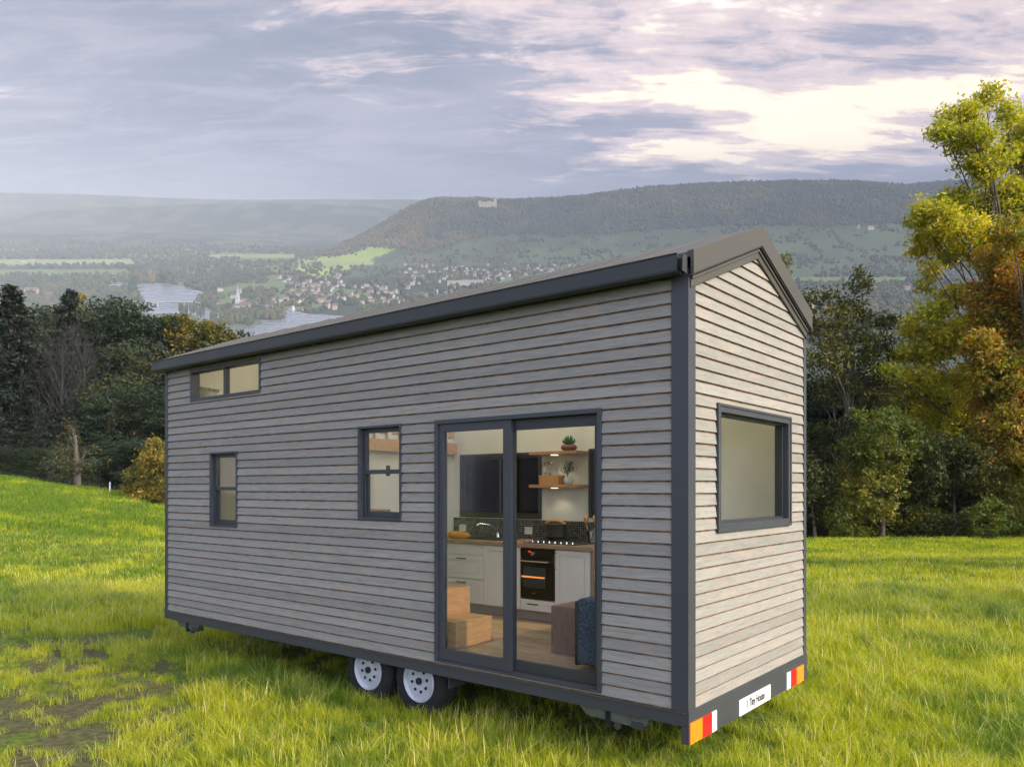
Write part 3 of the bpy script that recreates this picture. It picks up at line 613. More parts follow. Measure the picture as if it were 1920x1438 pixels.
cush(-1.02, -.15, .14, .34, FL + .04, FL + .56, 'blue_fabric', 'cushion')
cush(-1.035, -1.00, .135, .345, FL + .03, FL + .54, 'black', 'side_piping')
cush(-.85, -.15, .36, 1.5, FL + .1, FL + .45, 'blue_fabric', 'seat')
# loft bedding
b = (-6.2, .9, .70)
bed = thing('mattress', 'pale mattress lying on the loft floor behind the high window', 'bed', b)
part(b, lambda m: m.box(-7.0, -5.0, .3, 2.0, .701, .92, 'pillow'), 'mattress_block', bed, bevel=.03)
b = (-6.85, .28, .92)
pil = thing('fringed_cushion', 'cream cushion with dark fringe propped up in the loft window', 'cushion', b)
part(b, lambda m: m.hexa([(-7.02, .18, .925), (-6.42, .18, .925), (-6.42, .28, .925), (-7.02, .28, .925), (-7.05, .24, 1.28), (-6.38, .24, 1.17), (-6.38, .30, 1.17), (-7.05, .30, 1.28)], 'pillow'), 'cushion_body', pil, bevel=.04)
part(b, lambda m: [m.tube([(-7.03 + i * .025, .26, 1.275 - i * .0042), (-7.035 + i * .025 + random.uniform(-.01, .01), .26, 1.315 - i * .0042)], .005, 'fringe', 5) for i in range(26)], 'fringe', pil)
# ceiling downlights
for i, (x, y) in enumerate(((-3.5, 1.3), (-2.3, 1.3), (-1.0, 1.3), (-5.9, 1.0), (-5.3, .8))):
    zc = ZR - .12 if i < 4 else .6
    b = (x, y, zc)
    if i < 4: zc = ZEAVE + rise * (HWD / 2 - abs(y - HWD / 2)) - .012
    o = thing('ceiling_light', 'small round ceiling light inside the house', 'ceiling light', (x, y, zc), 'ceiling lights inside the house')
    part((x, y, zc), lambda m: m.lathe([(.045, -.005), (.05, .005)], (x, y, zc), 'ledlens', n=18), 'lens', o)
    ld = bpy.data.lights.new('ceiling_lamp', 'POINT'); ld.energy = (24, 24, 14, 12, 12)[i]; ld.color = (1, .92, .78); ld.shadow_soft_size = .06
    lo = bpy.data.objects.new('ceiling_lamp', ld); COL.objects.link(lo); lo.parent = o; lo.location = (0, 0, -.10)
# ------------------------------------------------------------------ terrain
def vnoise(x, y, seed=0):   # smooth value noise, numpy
    xi = np.floor(x).astype(np.int64); yi = np.floor(y).astype(np.int64); xf = x - xi; yf = y - yi
    def h(a, b):
        n = (a * 374761393 + b * 668265263 + seed * 974634777) & 0xffffffff
        n = ((n ^ (n >> 13)) * 1274126177) & 0xffffffff; return ((n ^ (n >> 16)) & 0xffff) / 65535.0
    u = xf * xf * (3 - 2 * xf); v = yf * yf * (3 - 2 * yf)
    return (h(xi, yi) * (1 - u) + h(xi + 1, yi) * u) * (1 - v) + (h(xi, yi + 1) * (1 - u) + h(xi + 1, yi + 1) * u) * v
def fbm(x, y, seed=0, o=4):
    s = 0; a = .5; t = 0
    for i in range(o): s = s + a * vnoise(x * 2 ** i, y * 2 ** i, seed + i * 17); t += a; a *= .5
    return s / t
def sst(a, b, x): t = np.clip((x - a) / (b - a), 0, 1); return t * t * (3 - 2 * t)
HV = 240.0
PX = lambda x, y: 960 + F * x / np.maximum(y, 1)
crest_px = np.array([-3000, 560, 580, 620, 650, 680, 730, 770, 800, 830, 860, 900, 940, 1000, 1060, 1100, 1150, 1220, 1260, 1320, 1400, 1500, 1600, 1660, 1700, 1740, 1780, 1850, 2000, 2400, 5000.])
crest_py = np.array([520, 520, 490, 468, 455, 441, 412, 388, 376, 372, 374, 373, 376, 375, 372, 368, 361, 352, 350, 346, 343, 341, 341, 345, 349, 346, 342, 338, 340, 350, 400.])
def hillw(x, y):   # the big wooded hill, height above the tilted camera plane
    Yc = 3900.0
    px = 960 + F * x / Yc
    wc = np.interp(px, crest_px, (385 - crest_py) / F * Yc - 8)
    base = 3000 - 250 * sst(900, 1500, px) + 700 * sst(700, 560, px)
    t = (y - base) / (Yc - base)
    up = np.clip(t, 0, 1); prof = .30 * up + .70 * sst(.12, 1.0, t)
    back = 1 - .85 * sst(Yc + 60, Yc + 1400, y)
    amp = np.maximum(wc + HV, 0)
    w = amp * prof * back
    w = w + amp * .06 * (fbm(x / 260, y / 260, 3) - .5) * sst(0.05, .3, t) * (t < 1.5) * sst(1.0, .75, t)
    return w
def far(x, y):     # successive far ridges
    def ridge(Yr, wid, pts, seed, am):
        px = 960 + F * x / Yr
        w = np.interp(px, [p[0] for p in pts], [(385 - p[1]) / F * Yr for p in pts]) + HV
        e = np.where(y < Yr, sst(Yr - wid, Yr, y), 1 - .6 * sst(Yr, Yr + 1.2 * wid, y))
        return np.maximum(w, 0) * e + am * (fbm(x / 300, y / 300, seed) - .5) * e
    r3 = ridge(5000, 700, [(-800, 430), (0, 436), (150, 434), (300, 437), (420, 440), (520, 452), (600, 462), (700, 470), (2500, 470)], 5, 10)
    r2 = ridge(6400, 900, [(-800, 415), (0, 406), (80, 396), (150, 389), (300, 386), (450, 380), (520, 379), (600, 383), (680, 386), (760, 392), (900, 398), (2500, 400)], 6, 14)
    r1 = ridge(7700, 800, [(-800, 360), (0, 361), (150, 364), (280, 370), (400, 374), (560, 374), (680, 374), (770, 374), (900, 378), (2600, 380)], 7, 6)
    return np.maximum(np.maximum(r3, r2), r1)
def ground_z(x, y):
    x = np.asarray(x, float); y = np.asarray(y, float)
    near = sst(9, 36, y) * (0.135 * np.maximum(0, -x - 6)) * sst(80, 60, -x)
    near = near + (fbm(x / 5, y / 5, 21, 3) - .5) * .22 * sst(7.5, 16, y) + (fbm(x / 1.4, y / 1.4, 22, 2) - .5) * .03
    edge = 31 + 7 * sst(-6, -20, x) + 2.0 * (fbm(x / 15, x / 15 * 0 + 3, 9) - .5)
    dropz = -0.34 * np.maximum(0, y - edge) - 0.10 * np.maximum(0, 15 + 0 * y - 15)
    a = near * sst(120, 50, y) + dropz
    floor = TILT * y + CAMZ - HV + np.maximum(hillw(x, y), far(x, y))
    return np.where(y > 300, np.maximum(a, floor), a * (y <= 300))
# river outline on the valley floor (metres), from its banks
def fl(px, py):
    Y = F * HV / (py - 385.0); return ((px - 960) / F * Y, Y)
river = [fl(*p) for p in ((190, 534), (235, 529), (262, 533), (300, 531), (345, 537), (382, 548), (374, 560), (366, 573), (390, 577), (408, 588), (440, 592), (520, 584), (545, 581), (575, 588), (640, 592), (700, 598), (760, 618), (800, 660), (760, 700), (600, 720), (420, 690), (300, 650), (250, 615), (262, 596), (276, 584), (268, 566), (262, 550), (240, 541), (205, 540))]
def inpoly(x, y, P):
    x = np.asarray(x); y = np.asarray(y); c = np.zeros(x.shape, bool); n = len(P)
    for i in range(n):
        x1, y1 = P[i]; x2, y2 = P[(i + 1) % n]
        if y1 == y2: continue
        k = ((y1 > y) != (y2 > y)) & (x < (x2 - x1) * (y - y1) / (y2 - y1) + x1); c ^= k
    return c
def mesh_np(name, V, Fc, mats, midx=None, attrs=None, smooth=False, parent=None):
    me = bpy.data.meshes.new(name); V = np.asarray(V, np.float32); Fc = np.asarray(Fc, np.int32); k = Fc.shape[1]
    me.vertices.add(len(V)); me.vertices.foreach_set('co', V.ravel()); me.loops.add(Fc.size); me.loops.foreach_set('vertex_index', Fc.ravel())
    me.polygons.add(len(Fc)); me.polygons.foreach_set('loop_start', np.arange(len(Fc), dtype=np.int32) * k)
    me.update(calc_edges=True)
    for m in mats: me.materials.append(MATS[m])
    if midx is not None: me.polygons.foreach_set('material_index', np.asarray(midx, np.int32))
    for nm, (dom, typ, dat) in (attrs or {}).items():
        at = me.attributes.new(nm, typ, dom); at.data.foreach_set('value' if typ == 'FLOAT' else 'color', np.asarray(dat, np.float32).ravel())
    me.polygons.foreach_set('use_smooth', np.full(len(Fc), smooth)); me.update()
    o = bpy.data.objects.new(name, me); COL.objects.link(o)
    if parent: o.parent = parent
    return o
# terrain grid: rows get coarser with distance
ys = [-30.0]
while ys[-1] < 8250: ys.append(ys[-1] + max(.5, .0105 * max(0, ys[-1])))
ys = np.array(ys); us = np.linspace(-1, 1, 421)
YY, UU = np.meshgrid(ys, us, indexing='ij'); XX = UU * (.80 * np.maximum(YY, 0) + 62)
ZZ = ground_z(XX, YY)
inr = inpoly(XX, YY, river); ZZ = np.where(inr, TILT * YY + CAMZ - HV - 3, ZZ)
PXg = PX(XX, YY); W_ = ZZ - TILT * YY - CAMZ; PYg = 385 - F * W_ / np.maximum(YY, 1)
n_a = fbm(XX / 90, YY / 140, 31); n_b = fbm(XX / 300, YY / 420, 32); n_c = fbm(XX / 30, YY / 30, 33)
col = np.zeros(XX.shape + (3,)); wood = np.array([.030, .040, .022]); 
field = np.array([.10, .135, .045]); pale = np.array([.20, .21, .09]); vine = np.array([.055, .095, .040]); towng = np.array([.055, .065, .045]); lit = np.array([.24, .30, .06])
def mixc(c, k, m): return c * (1 - m[..., None]) + np.array(k) * m[..., None]
col[:] = wood
cell = vnoise(np.floor(XX / 150 + .4 * np.sin(YY / 210)), np.floor(YY / 95 + .3 * np.sin(XX / 170)), 40) 
col = mixc(col, field, (sst(.45, .5, n_b) * (YY > 1400) * (YY < 4800)).astype(float))
# hill: vineyards below, wood above
hill = (YY > 2600) & (YY < 5300) & (PXg > 560)
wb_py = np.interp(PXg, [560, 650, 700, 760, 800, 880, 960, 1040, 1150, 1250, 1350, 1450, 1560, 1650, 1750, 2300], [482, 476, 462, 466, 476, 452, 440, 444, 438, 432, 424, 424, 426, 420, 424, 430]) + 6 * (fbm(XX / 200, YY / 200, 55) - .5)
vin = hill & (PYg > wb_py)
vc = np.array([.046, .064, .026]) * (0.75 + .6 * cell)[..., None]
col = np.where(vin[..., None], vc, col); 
litz = vin & (PXg < 752 - (PYg - 464) * 2.4 + 22 * (fbm(XX / 70, YY / 70, 58) - .5)); col = np.where(litz[..., None], lit * (.75 + .5 * cell)[..., None], col)  # sunlit wedge of the slope, its light painted into the field colour
col = np.where((hill & ~vin)[..., None], wood, col)
for (a, b, c, d) in ((-100, 250, 486, 496), (-100, 240, 505, 515), (395, 590, 477, 483), (1440, 1700, 520, 530), (560, 700, 490, 496)):
    m = (PXg > a) & (PXg < b) & (PYg > c) & (PYg < d) & (YY > 1000) & (YY < 4600); col = np.where(m[..., None], (pale if c < 500 else field) * (1.0 + .3 * cell)[..., None], col)
m = (YY > 4300) & ~hill; col = np.where(m[..., None], np.where((cell > .62)[..., None], np.array([.075, .08, .05]), wood), col)
col = np.where(((YY < 300))[..., None], np.array([.045, .065, .018]), col)
col *= (0.85 + .3 * n_c)[..., None]
nr, nc = XX.shape
idx = np.arange(nr * nc).reshape(nr, nc); Fq = np.stack([idx[:-1, :-1], idx[:-1, 1:], idx[1:, 1:], idx[1:, :-1]], -1).reshape(-1, 4)
m_, N, out = newmat('terrain')
at = N.n('ShaderNodeAttribute', attribute_name='gcol'); ge = N.n('ShaderNodeNewGeometry'); sp_ = N.n('ShaderNodeSeparateXYZ', ins={0: ge.outputs['Position']})
ns = N.n('ShaderNodeTexNoise', ins={0: ge.outputs['Position'], 2: 0.9, 3: 6.0, 4: .65}); nf = N.n('ShaderNodeTexNoise', ins={0: ge.outputs['Position'], 2: 14.0, 3: 5.0, 4: .7})
soil = N.mix(N.maprange(nf.outputs[0], .35, .7), (.055, .045, .026, 1), (.12, .10, .065, 1)); grs = N.mix(N.maprange(nf.outputs[0], .3, .7), (.045, .075, .012, 1), (.13, .17, .025, 1))
near = N.maprange(sp_.outputs[1], 60, 200, 1, 0)
pdx = N.math('ADD', sp_.outputs[0], N.math('MULTIPLY', sp_.outputs[1], .47)); path = N.math('MULTIPLY', N.maprange(pdx, .9, -.2), N.maprange(pdx, -2.6, -1.2)); path = N.math('MULTIPLY', path, N.maprange(sp_.outputs[1], 12.5, 9.5))
sm = N.math('MULTIPLY', N.maprange(N.math('ADD', ns.outputs[0], N.math('MULTIPLY', path, .14)), .50, .60), path)
gcol = N.mix(N.math('MAXIMUM', N.math('MULTIPLY', sm, .8), N.maprange(ns.outputs[0], .66, .8)), grs, soil)
cc = N.mix(near, at.outputs['Color'], gcol)
bp = N.n('ShaderNodeBump', ins={0: .6, 1: .05, 'Height': nf.outputs[0]})
p = N.n('ShaderNodeBsdfPrincipled', ins={'Base Color': cc, 'Roughness': .95, 'Specular IOR Level': .1, 'Normal': bp.outputs[0]}); lnk(N.nt, p.outputs[0], out.inputs[0]); MATS['terrain'] = m_
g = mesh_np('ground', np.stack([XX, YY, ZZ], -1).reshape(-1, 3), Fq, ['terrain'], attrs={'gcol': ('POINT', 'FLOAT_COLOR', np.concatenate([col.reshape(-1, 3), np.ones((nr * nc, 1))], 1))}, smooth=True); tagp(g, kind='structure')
# water
m_, N, out = newmat('water'); ge = N.n('ShaderNodeNewGeometry')
mp = N.n('ShaderNodeMapping', ins={0: ge.outputs['Position'], 3: (.01, .05, 0)}); n_ = N.n('ShaderNodeTexNoise', ins={0: mp.outputs[0], 2: 1.0, 3: 4.0})
p = N.n('ShaderNodeBsdfPrincipled', ins={'Base Color': (.15, .165, .18, 1), 'Roughness': N.maprange(n_.outputs[0], .35, .65, .20, .30), 'Specular IOR Level': .9, 'IOR': 1.33}); lnk(N.nt, p.outputs[0], out.inputs[0]); MATS['water'] = m_
t = MB(); t.poly([(x, y, TILT * y + CAMZ - HV + .4) for x, y in river][::-1], 'water'); rv = t.build('river'); tagp(rv, kind='structure')
rv.data.polygons[0].flip() if rv.data.polygons[0].normal.z < 0 else None
# ------------------------------------------------------------------ far woods: bumpy crowns as one mass
def ico():
    t = (1 + 5 ** .5) / 2; V = np.array([(-1, t, 0), (1, t, 0), (-1, -t, 0), (1, -t, 0), (0, -1, t), (0, 1, t), (0, -1, -t), (0, 1, -t), (t, 0, -1), (t, 0, 1), (-t, 0, -1), (-t, 0, 1)], float); V /= np.linalg.norm(V[0])
    Fi = np.array([(0, 11, 5), (0, 5, 1), (0, 1, 7), (0, 7, 10), (0, 10, 11), (1, 5, 9), (5, 11, 4), (11, 10, 2), (10, 7, 6), (7, 1, 8), (3, 9, 4), (3, 4, 2), (3, 2, 6), (3, 6, 8), (3, 8, 9), (4, 9, 5), (2, 4, 11), (6, 2, 10), (8, 6, 7), (9, 8, 1)]); return V, Fi
def ico2():
    V, Fi = ico(); V = list(map(tuple, V)); e = {}; F2 = []
    def mid(a, b):
        k = (min(a, b), max(a, b))
        if k not in e:
            p = (np.array(V[a]) + np.array(V[b])) / 2; p /= np.linalg.norm(p); e[k] = len(V); V.append(tuple(p))
        return e[k]
    for a, b, c in Fi: ab, bc, ca = mid(a, b), mid(b, c), mid(c, a); F2 += [(a, ab, ca), (b, bc, ab), (c, ca, bc), (ab, bc, ca)]
    return np.array(V), np.array(F2)
def crowns(name, P, R, H, tone, mat, fine=True):
    V0, F0 = ico2() if fine else ico(); n = len(P); k = len(V0)
    j = rng.uniform(.72, 1.18, (n, k, 1)); V = V0[None] * j * np.stack([R, R, H], -1)[:, None, :]
    a = rng.uniform(0, 6.28, n); c_, s_ = np.cos(a)[:, None], np.sin(a)[:, None]
    x = V[..., 0] * c_ - V[..., 1] * s_; y = V[..., 0] * s_ + V[..., 1] * c_; V = np.stack([x, y, V[..., 2]], -1) + P[:, None, :]
    Fa = (F0[None] + (np.arange(n) * k)[:, None, None]).reshape(-1, 3)
    tn = np.repeat(tone, len(F0)) + rng.uniform(-.06, .06, len(Fa))
    return mesh_np(name, V.reshape(-1, 3), Fa, [mat], attrs={'lc': ('FACE', 'FLOAT', np.clip(tn, 0, 1))})
leafmat('farleaf', [(0, (.010, .022, .010)), (.35, (.024, .040, .014)), (.6, (.060, .062, .018)), (.8, (.085, .070, .022)), (1, (.15, .095, .025))], .0, .9)
# hill forest
n = 60000; px = rng.uniform(555, 2080, n); Yr = rng.uniform(2950, 4150, n); xr = (px - 960) / F * Yr
z = ground_z(xr, Yr); pyy = 385 - F * (z - TILT * Yr - CAMZ) / Yr
wb_ = np.interp(px, [560, 650, 700, 760, 800, 880, 960, 1040, 1150, 1250, 1350, 1450, 1560, 1650, 1750, 2300], [482, 476, 462, 466, 476, 452, 440, 444, 438, 432, 424, 424, 426, 420, 424, 430]) + 6 * (fbm(xr / 200, Yr / 200, 55) - .5)
crest_y = np.interp(px, crest_px, crest_py)
keep = (pyy < wb_) & (Yr < 4020); 
scat = (~keep) & (fbm(xr / 45, Yr / 45, 61) > .60) & (rng.uniform(0, 1, n) < .5) & (Yr < 3900) & ~((px < 760) & (pyy > wb_ + 3) & (rng.uniform(0, 1, n) < .9))
castle_px = (895, 950)
keep &= ~((np.abs(px - 915) < 24) & (np.abs(pyy - 386) < 7))
sel = np.where(keep)[0][:17000]; sel2 = np.where(scat)[0][:2200]; sel = np.concatenate([sel, sel2])
P = np.stack([xr, Yr, z], -1)[sel]; R = rng.uniform(5.5, 10, len(sel)); P[:, 2] += 7; H = R * rng.uniform(.9, 1.7, len(sel)); R[-len(sel2):] *= .7; H[-len(sel2):] *= .6; P[-len(sel2):, 2] -= 3
tone = .10 + 1.2 * (fbm(P[:, 0] / 110, P[:, 1] / 110, 66) - .38) + rng.uniform(-.2, .3, len(sel)); tone += .52 * sst(1000, 760, px[sel]) * sst(450, 380, 0 * px[sel] + 400)  # left spur shifted to tan: autumn leaves plus warm sunlight painted into the tone
con = rng.uniform(0, 1, len(sel)) < .25; H[con] *= 1.5; R[con] *= .6; tone[con] -= .15
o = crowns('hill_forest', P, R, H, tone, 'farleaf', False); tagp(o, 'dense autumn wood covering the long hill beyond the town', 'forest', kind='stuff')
# valley woods
n = 90000; px = rng.uniform(-60, 1900, n); py = 385 + 62 + 210 * rng.uniform(0, 1, n) ** 1.3; Yr = F * HV / (py - 385); Yr = np.minimum(Yr, 4600); xr = (px - 960) / F * Yr
z = ground_z(xr, Yr); py = 385 - F * (z - TILT * Yr - CAMZ) / Yr
dens = fbm(xr / 130, Yr / 200, 71) 
k = dens > .40
k |= (px < 275) & (py > 518) & (py < 640)
k |= (px > 160) & (px < 500) & (py > 503) & (py < 532) & ~((px > 200) & (px < 380) & (py > 529))
k |= (px < 340) & (py > 474) & (py < 485); k |= (px > 370) & (px < 600) & (py > 497) & (py < 507)
k |= (px > 1580) & (py > 500)
for (a, b, c, d) in ((-100, 250, 486, 497), (-100, 240, 504, 516), (395, 590, 476, 484), (1440, 1700, 520, 530)): k &= ~((px > a) & (px < b) & (py > c) & (py < d))
k &= ~((px > 500) & (px < 1180) & (py > 488) & (py < 600) & (rng.uniform(0, 1, n) < .62))
k &= ~inpoly(xr, Yr, river); k &= ~((Yr > 2700) & (px > 560) & (px < 2200) & (py < 480)); k &= Yr < 4600
k &= ~((px > 600) & (px < 760) & (py > 462) & (py < 500) )
sel = np.where(k)[0][:13000]; P = np.stack([xr, Yr, z], -1)[sel]; R = rng.uniform(4, 8.5, len(sel)); H = R * rng.uniform(.8, 1.5, len(sel)); P[:, 2] += H * .6
tone = .22 + .9 * (fbm(P[:, 0] / 50, P[:, 1] / 50, 67) - .3) + rng.uniform(-.12, .25, len(sel))
o = crowns('valley_woods', P, R, H, tone, 'farleaf', True); tagp(o, 'hazy tree belts filling the valley floor round the river', 'woodland', kind='stuff')
# islands in the river: wooded, with their ground
def at_fl(px, py, up=0.0): x, Y = fl(px, py); return (x, Y, TILT * Y + CAMZ - HV + up)
isl = []
for nm, pts, lab in (('island', [(268, 597), (300, 588), (352, 588), (385, 600), (360, 622), (280, 625)], 'low wooded river bank with a row of poplars nearest the wood'), ('island', [(392, 604), (420, 592), (480, 590), (492, 606), (440, 622)], ''), ('island', [(488, 598), (505, 586), (530, 588), (536, 596), (510, 602)], '')):
    t = MB(); P_ = [at_fl(a, b, 1.2) for a, b in pts]; t.poly(P_, 'terrain2' if False else 'bankgreen') if 'bankgreen' in MATS else (pm('bankgreen', (.06, .075, .03), .9), t.poly(P_, 'bankgreen')); o = t.build('island'); tagp(o, kind='structure')
def cluster(name, label, cat, spots, Rr, Hr, tone, group=None):
    P = np.array([at_fl(a, b, 0) for a, b in spots]); n = len(P); R = rng.uniform(*Rr, n); H = rng.uniform(*Hr, n); P[:, 2] += H * .85
    o = crowns(name, P, R, H, np.full(n, tone) + rng.uniform(-.1, .1, n), 'farleaf', True); return tagp(o, label, cat, group)
def rsp(n, x0, x1, y0, y1): return [(rng.uniform(x0, x1), rng.uniform(y0, y1)) for _ in range(n)]
tagp(cluster('island_trees', 'clump of greenish trees on the wooded river island in front of the church', 'trees', rsp(60, 395, 486, 592, 612), (4, 7), (6, 12), .5), kind='stuff')
tagp(cluster('island_trees', 'rounded clump of pale trees on the small river island off the town', 'trees', rsp(40, 492, 532, 588, 600), (4, 7), (6, 11), .62), kind='stuff')
tagp(cluster('bank_trees', 'low trees on the near river bank below the bridge', 'trees', rsp(50, 275, 350, 596, 622), (4, 6), (4, 8), .5), kind='stuff')
# countable valley trees: one mesh each, copies share meshes
def far_tree(name, label, px, py, R, H, tone, group, lobes=9):
    x, y, z = at_fl(px, py, 0)
    o = bpy.data.objects.new(name, None); COL.objects.link(o); o.location = (x, y, z); tagp(o, label, 'tree', group)
    P = rng.normal(0, .42, (lobes, 3)) * [R, R, H * .5]; P[:, 2] += H * .62
    c = crowns('crown', P, np.full(lobes, R * .62), np.full(lobes, H * .38), np.full(lobes, tone), 'farleaf', True); c.parent = o
    t = MB(); t.tube([(0, 0, -1), (0, 0, H * .5)], R * .08, 'bark', 6); t.build('trunk', o); return o
for i, (a, b) in enumerate(((338, 592), (345, 593), (352, 592), (358, 594), (364, 592), (370, 594), (376, 593), (382, 594))): far_tree('poplar_tree', 'slim poplar in the row on the near river bank', a, b, 3.4, 26 + rng.uniform(-3, 3), .5, 'row of poplars by the river', 7)
far_tree('autumn_tree', 'orange gold tree on the far bank above the river', 286, 530, 9, 26, .98, None)
far_tree('riverside_tree', 'tall round yellow green tree at the tip left of the river channel', 258, 531, 10, 27, .8, None)
far_tree('riverside_tree', 'tall dark tree standing on the left bank beside the river channel', 247, 553, 11, 40, .35, None, 14)
far_tree('riverside_tree', 'broad dark tree mass on the far bank right of the orange tree', 314, 530, 20, 30, .38, None, 14)
# ------------------------------------------------------------------ town
protos = {}
def town_mesh(kind):
    if kind in protos: return protos[kind]
    L, Wd, Hh, R_, wall, roof = {'a': (13, 9, 6, 5, 'plaster_white', 'tile_dark'), 'b': (16, 10, 5.5, 5, 'plaster_white', 'tile_red'), 'c': (11, 9, 8, 6, 'plaster_warm', 'tile_dark'), 'd': (22, 11, 7, 5, 'plaster_warm', 'tile_red'), 'e': (12, 12, 7.5, 3, 'plaster_white', 'tile_dark')}[kind]
    t = MB(); t.box(-L / 2, L / 2, -Wd / 2, Wd / 2, -4, Hh, wall)
    t.prism([(-L / 2, -Wd / 2, Hh), (-L / 2, Wd / 2, Hh), (-L / 2, 0, Hh + R_)], (L, 0, 0), wall)
    for s in (-1, 1):
        y0 = s * (Wd / 2 + .6); z0 = Hh - .6 * R_ / (Wd / 2)
        q = [(-L / 2 - .5, y0, z0 + .15), (L / 2 + .5, y0, z0 + .15), (L / 2 + .5, 0, Hh + R_ + .15), (-L / 2 - .5, 0, Hh + R_ + .15)]
        t.prism(q, (0, 0, .35), roof)
    for fl_ in (1.2, 4.2)[:2 if Hh > 5.8 else 1]:
        for xx in np.arange(-L / 2 + 1.5, L / 2 - 1.5, 3.0):
            t.box(xx, xx + 1.2, -Wd / 2 - .06, -Wd / 2 - .01, fl_, fl_ + 1.5, 'steel_dark')
    t.box(L * .2, L * .2 + .9, .8, 1.7, Hh + R_ * .3, Hh + R_ + 1.2, roof)
    o = t.build('town_house'); protos[kind] = o.data; bpy.data.objects.remove(o); return protos[kind]
LB = {'a': 'white house with dark gabled roof in the hazy town by the river', 'b': 'low white house with red roof in the hazy town by the river', 'c': 'tall cream house with steep dark roof in the hazy town', 'd': 'long cream building with red tiled roof in the hazy town', 'e': 'square white house with flat dark hipped roof in the hazy town'}
def town_house(kind, px, py, sc=1.0, rz=None, label=None, group='houses of the far town'):
    x = y = 0
    # walk out along the sight line on the ground until it meets the terrain
    Y = np.linspace(1300, 3800, 500); X = (px - 960) / F * Y; Zg = ground_z(X, Y); P_ = 385 - F * (Zg - TILT * Y - CAMZ) / Y
    i = int(np.argmin(np.abs(P_ - py) + 1e-4 * Y)); x, y, z = X[i], Y[i], Zg[i]
    if inpoly(np.array([x]), np.array([y]), river)[0]: return None
    o = bpy.data.objects.new('town_house', town_mesh(kind)); COL.objects.link(o); o.location = (x, y, z + .5); o.rotation_euler = (0, 0, rz if rz is not None else rng.uniform(-.7, .7)); o.scale = (sc,) * 3
    return tagp(o, label or LB[kind], 'house', group if group == 'houses of the far town' and not label else (group if label is None else None))
cnt = 0; placed = []
zones = [(115, 760, 1190, 497, 538), (55, 395, 640, 545, 584), (60, 560, 860, 532, 572), (22, 520, 640, 515, 540), (12, 1505, 1600, 555, 600), (10, 1615, 1720, 535, 560)]
for nz_, a, b, c, d in zones:
    k = 0; tries = 0
    while k < nz_ and tries < nz_ * 30:
        tries += 1; qx, qy = rng.uniform(a, b), rng.uniform(c, d)
        if a == 760: qy = c + (qy - c) * (.35 + .65 * (1 - (qx - a) / (b - a)))
        if vnoise(np.array([qx / 22.]), np.array([qy / 9.]), 91)[0] < .28: continue
        if any(abs(qx - u) < 6.5 and abs(qy - v) < 3.4 for u, v in placed): continue
        kd = 'aaabbcccde'[int(rng.integers(10))]
        if town_house(kd, qx, qy, rng.uniform(.62, .98)): placed.append((qx, qy)); k += 1
town_house('d', 1095, 503, 1.0, .3, 'large white house with tall red roof right at the edge of the far town slope')
town_house('c', 1610, 428, 1.2, 1.2, 'small white gabled farmhouse alone at the wood edge on the hill right'); town_house('d', 1632, 430, 1.2, .1, 'long white farm building with red roof beside the gabled farmhouse on the hill')
town_house('b', 215, 582, 1.3, .2, 'white villa among trees on the left river bank, nearest the water'); town_house('e', 196, 578, .9, .2, 'smaller white house left of the villa on the left river bank')
town_house('c', 438, 604, .9, 1.3, 'white gabled house on the wooded island, left of the pair'); town_house('c', 447, 606, .8, 1.2, 'white gabled house on the wooded island, right of the pair')
town_house('d', 60, 552, 1.5, .1, 'long pale building in the haze far left above the conifers'); town_house('d', 88, 557, 1.1, .2, 'shorter pale building in the haze right of the long one')
town_house('b', 45, 491, 1.0, .2, 'white farmhouse in the pale fields at the far left, lower one'); town_house('b', 62, 489, .9, .2, 'white farmhouse in the pale fields at the far left, upper one')
# church
x, y, z = at_fl(446, 583, 0); ch = bpy.data.objects.new('church', None); COL.objects.link(ch); ch.location = (x, y, z); tagp(ch, 'white church with a tall pointed spire in the riverside town', 'church')
t = MB(); t.box(-6, 26, -7, 7, -3, 11, 'plaster_white'); t.prism([(-6, -7, 11), (-6, 7, 11), (-6, 0, 20)], (32, 0, 0), 'plaster_white'); t.build('nave', ch)
t = MB(); [t.prism([(-7, s * 8, 10), (27, s * 8, 10), (27, 0, 20.5), (-7, 0, 20.5)], (0, 0, .5), 'tile_dark') for s in (-1, 1)]; t.build('roof', ch)
t = MB(); t.box(-4.5, 3.5, -4, 4, -3, 34, 'plaster_white'); t.build('tower', ch)
t = MB(); t.lathe([(5.2, 34), (2.2, 42), (.1, 62)], (-.5, 0, 0), 'concrete', n=8, axis='z'); t.build('spire', ch)
t = MB(); [t.box(-1.6, .6, -4.12, -4.02, zz, zz + 3.5, 'steel_dark') for zz in (16, 26)]; t.build('tower_window', ch)
# big hall in the town
x, y, z = at_fl(868, 536, 0); hl = bpy.data.objects.new('factory_hall', None); COL.objects.link(hl); hl.location = (x, y, z); hl.rotation_euler = (0, 0, -.08); tagp(hl, 'long low flat-roofed hall at the right of the far town', 'factory hall')
t = MB(); t.box(-45, 60, -14, 14, -3, 12, 'plaster_warm'); t.build('wall', hl); t = MB(); t.box(-46, 61, -15, 15, 12, 13.5, 'concrete'); t.build('roof', hl)
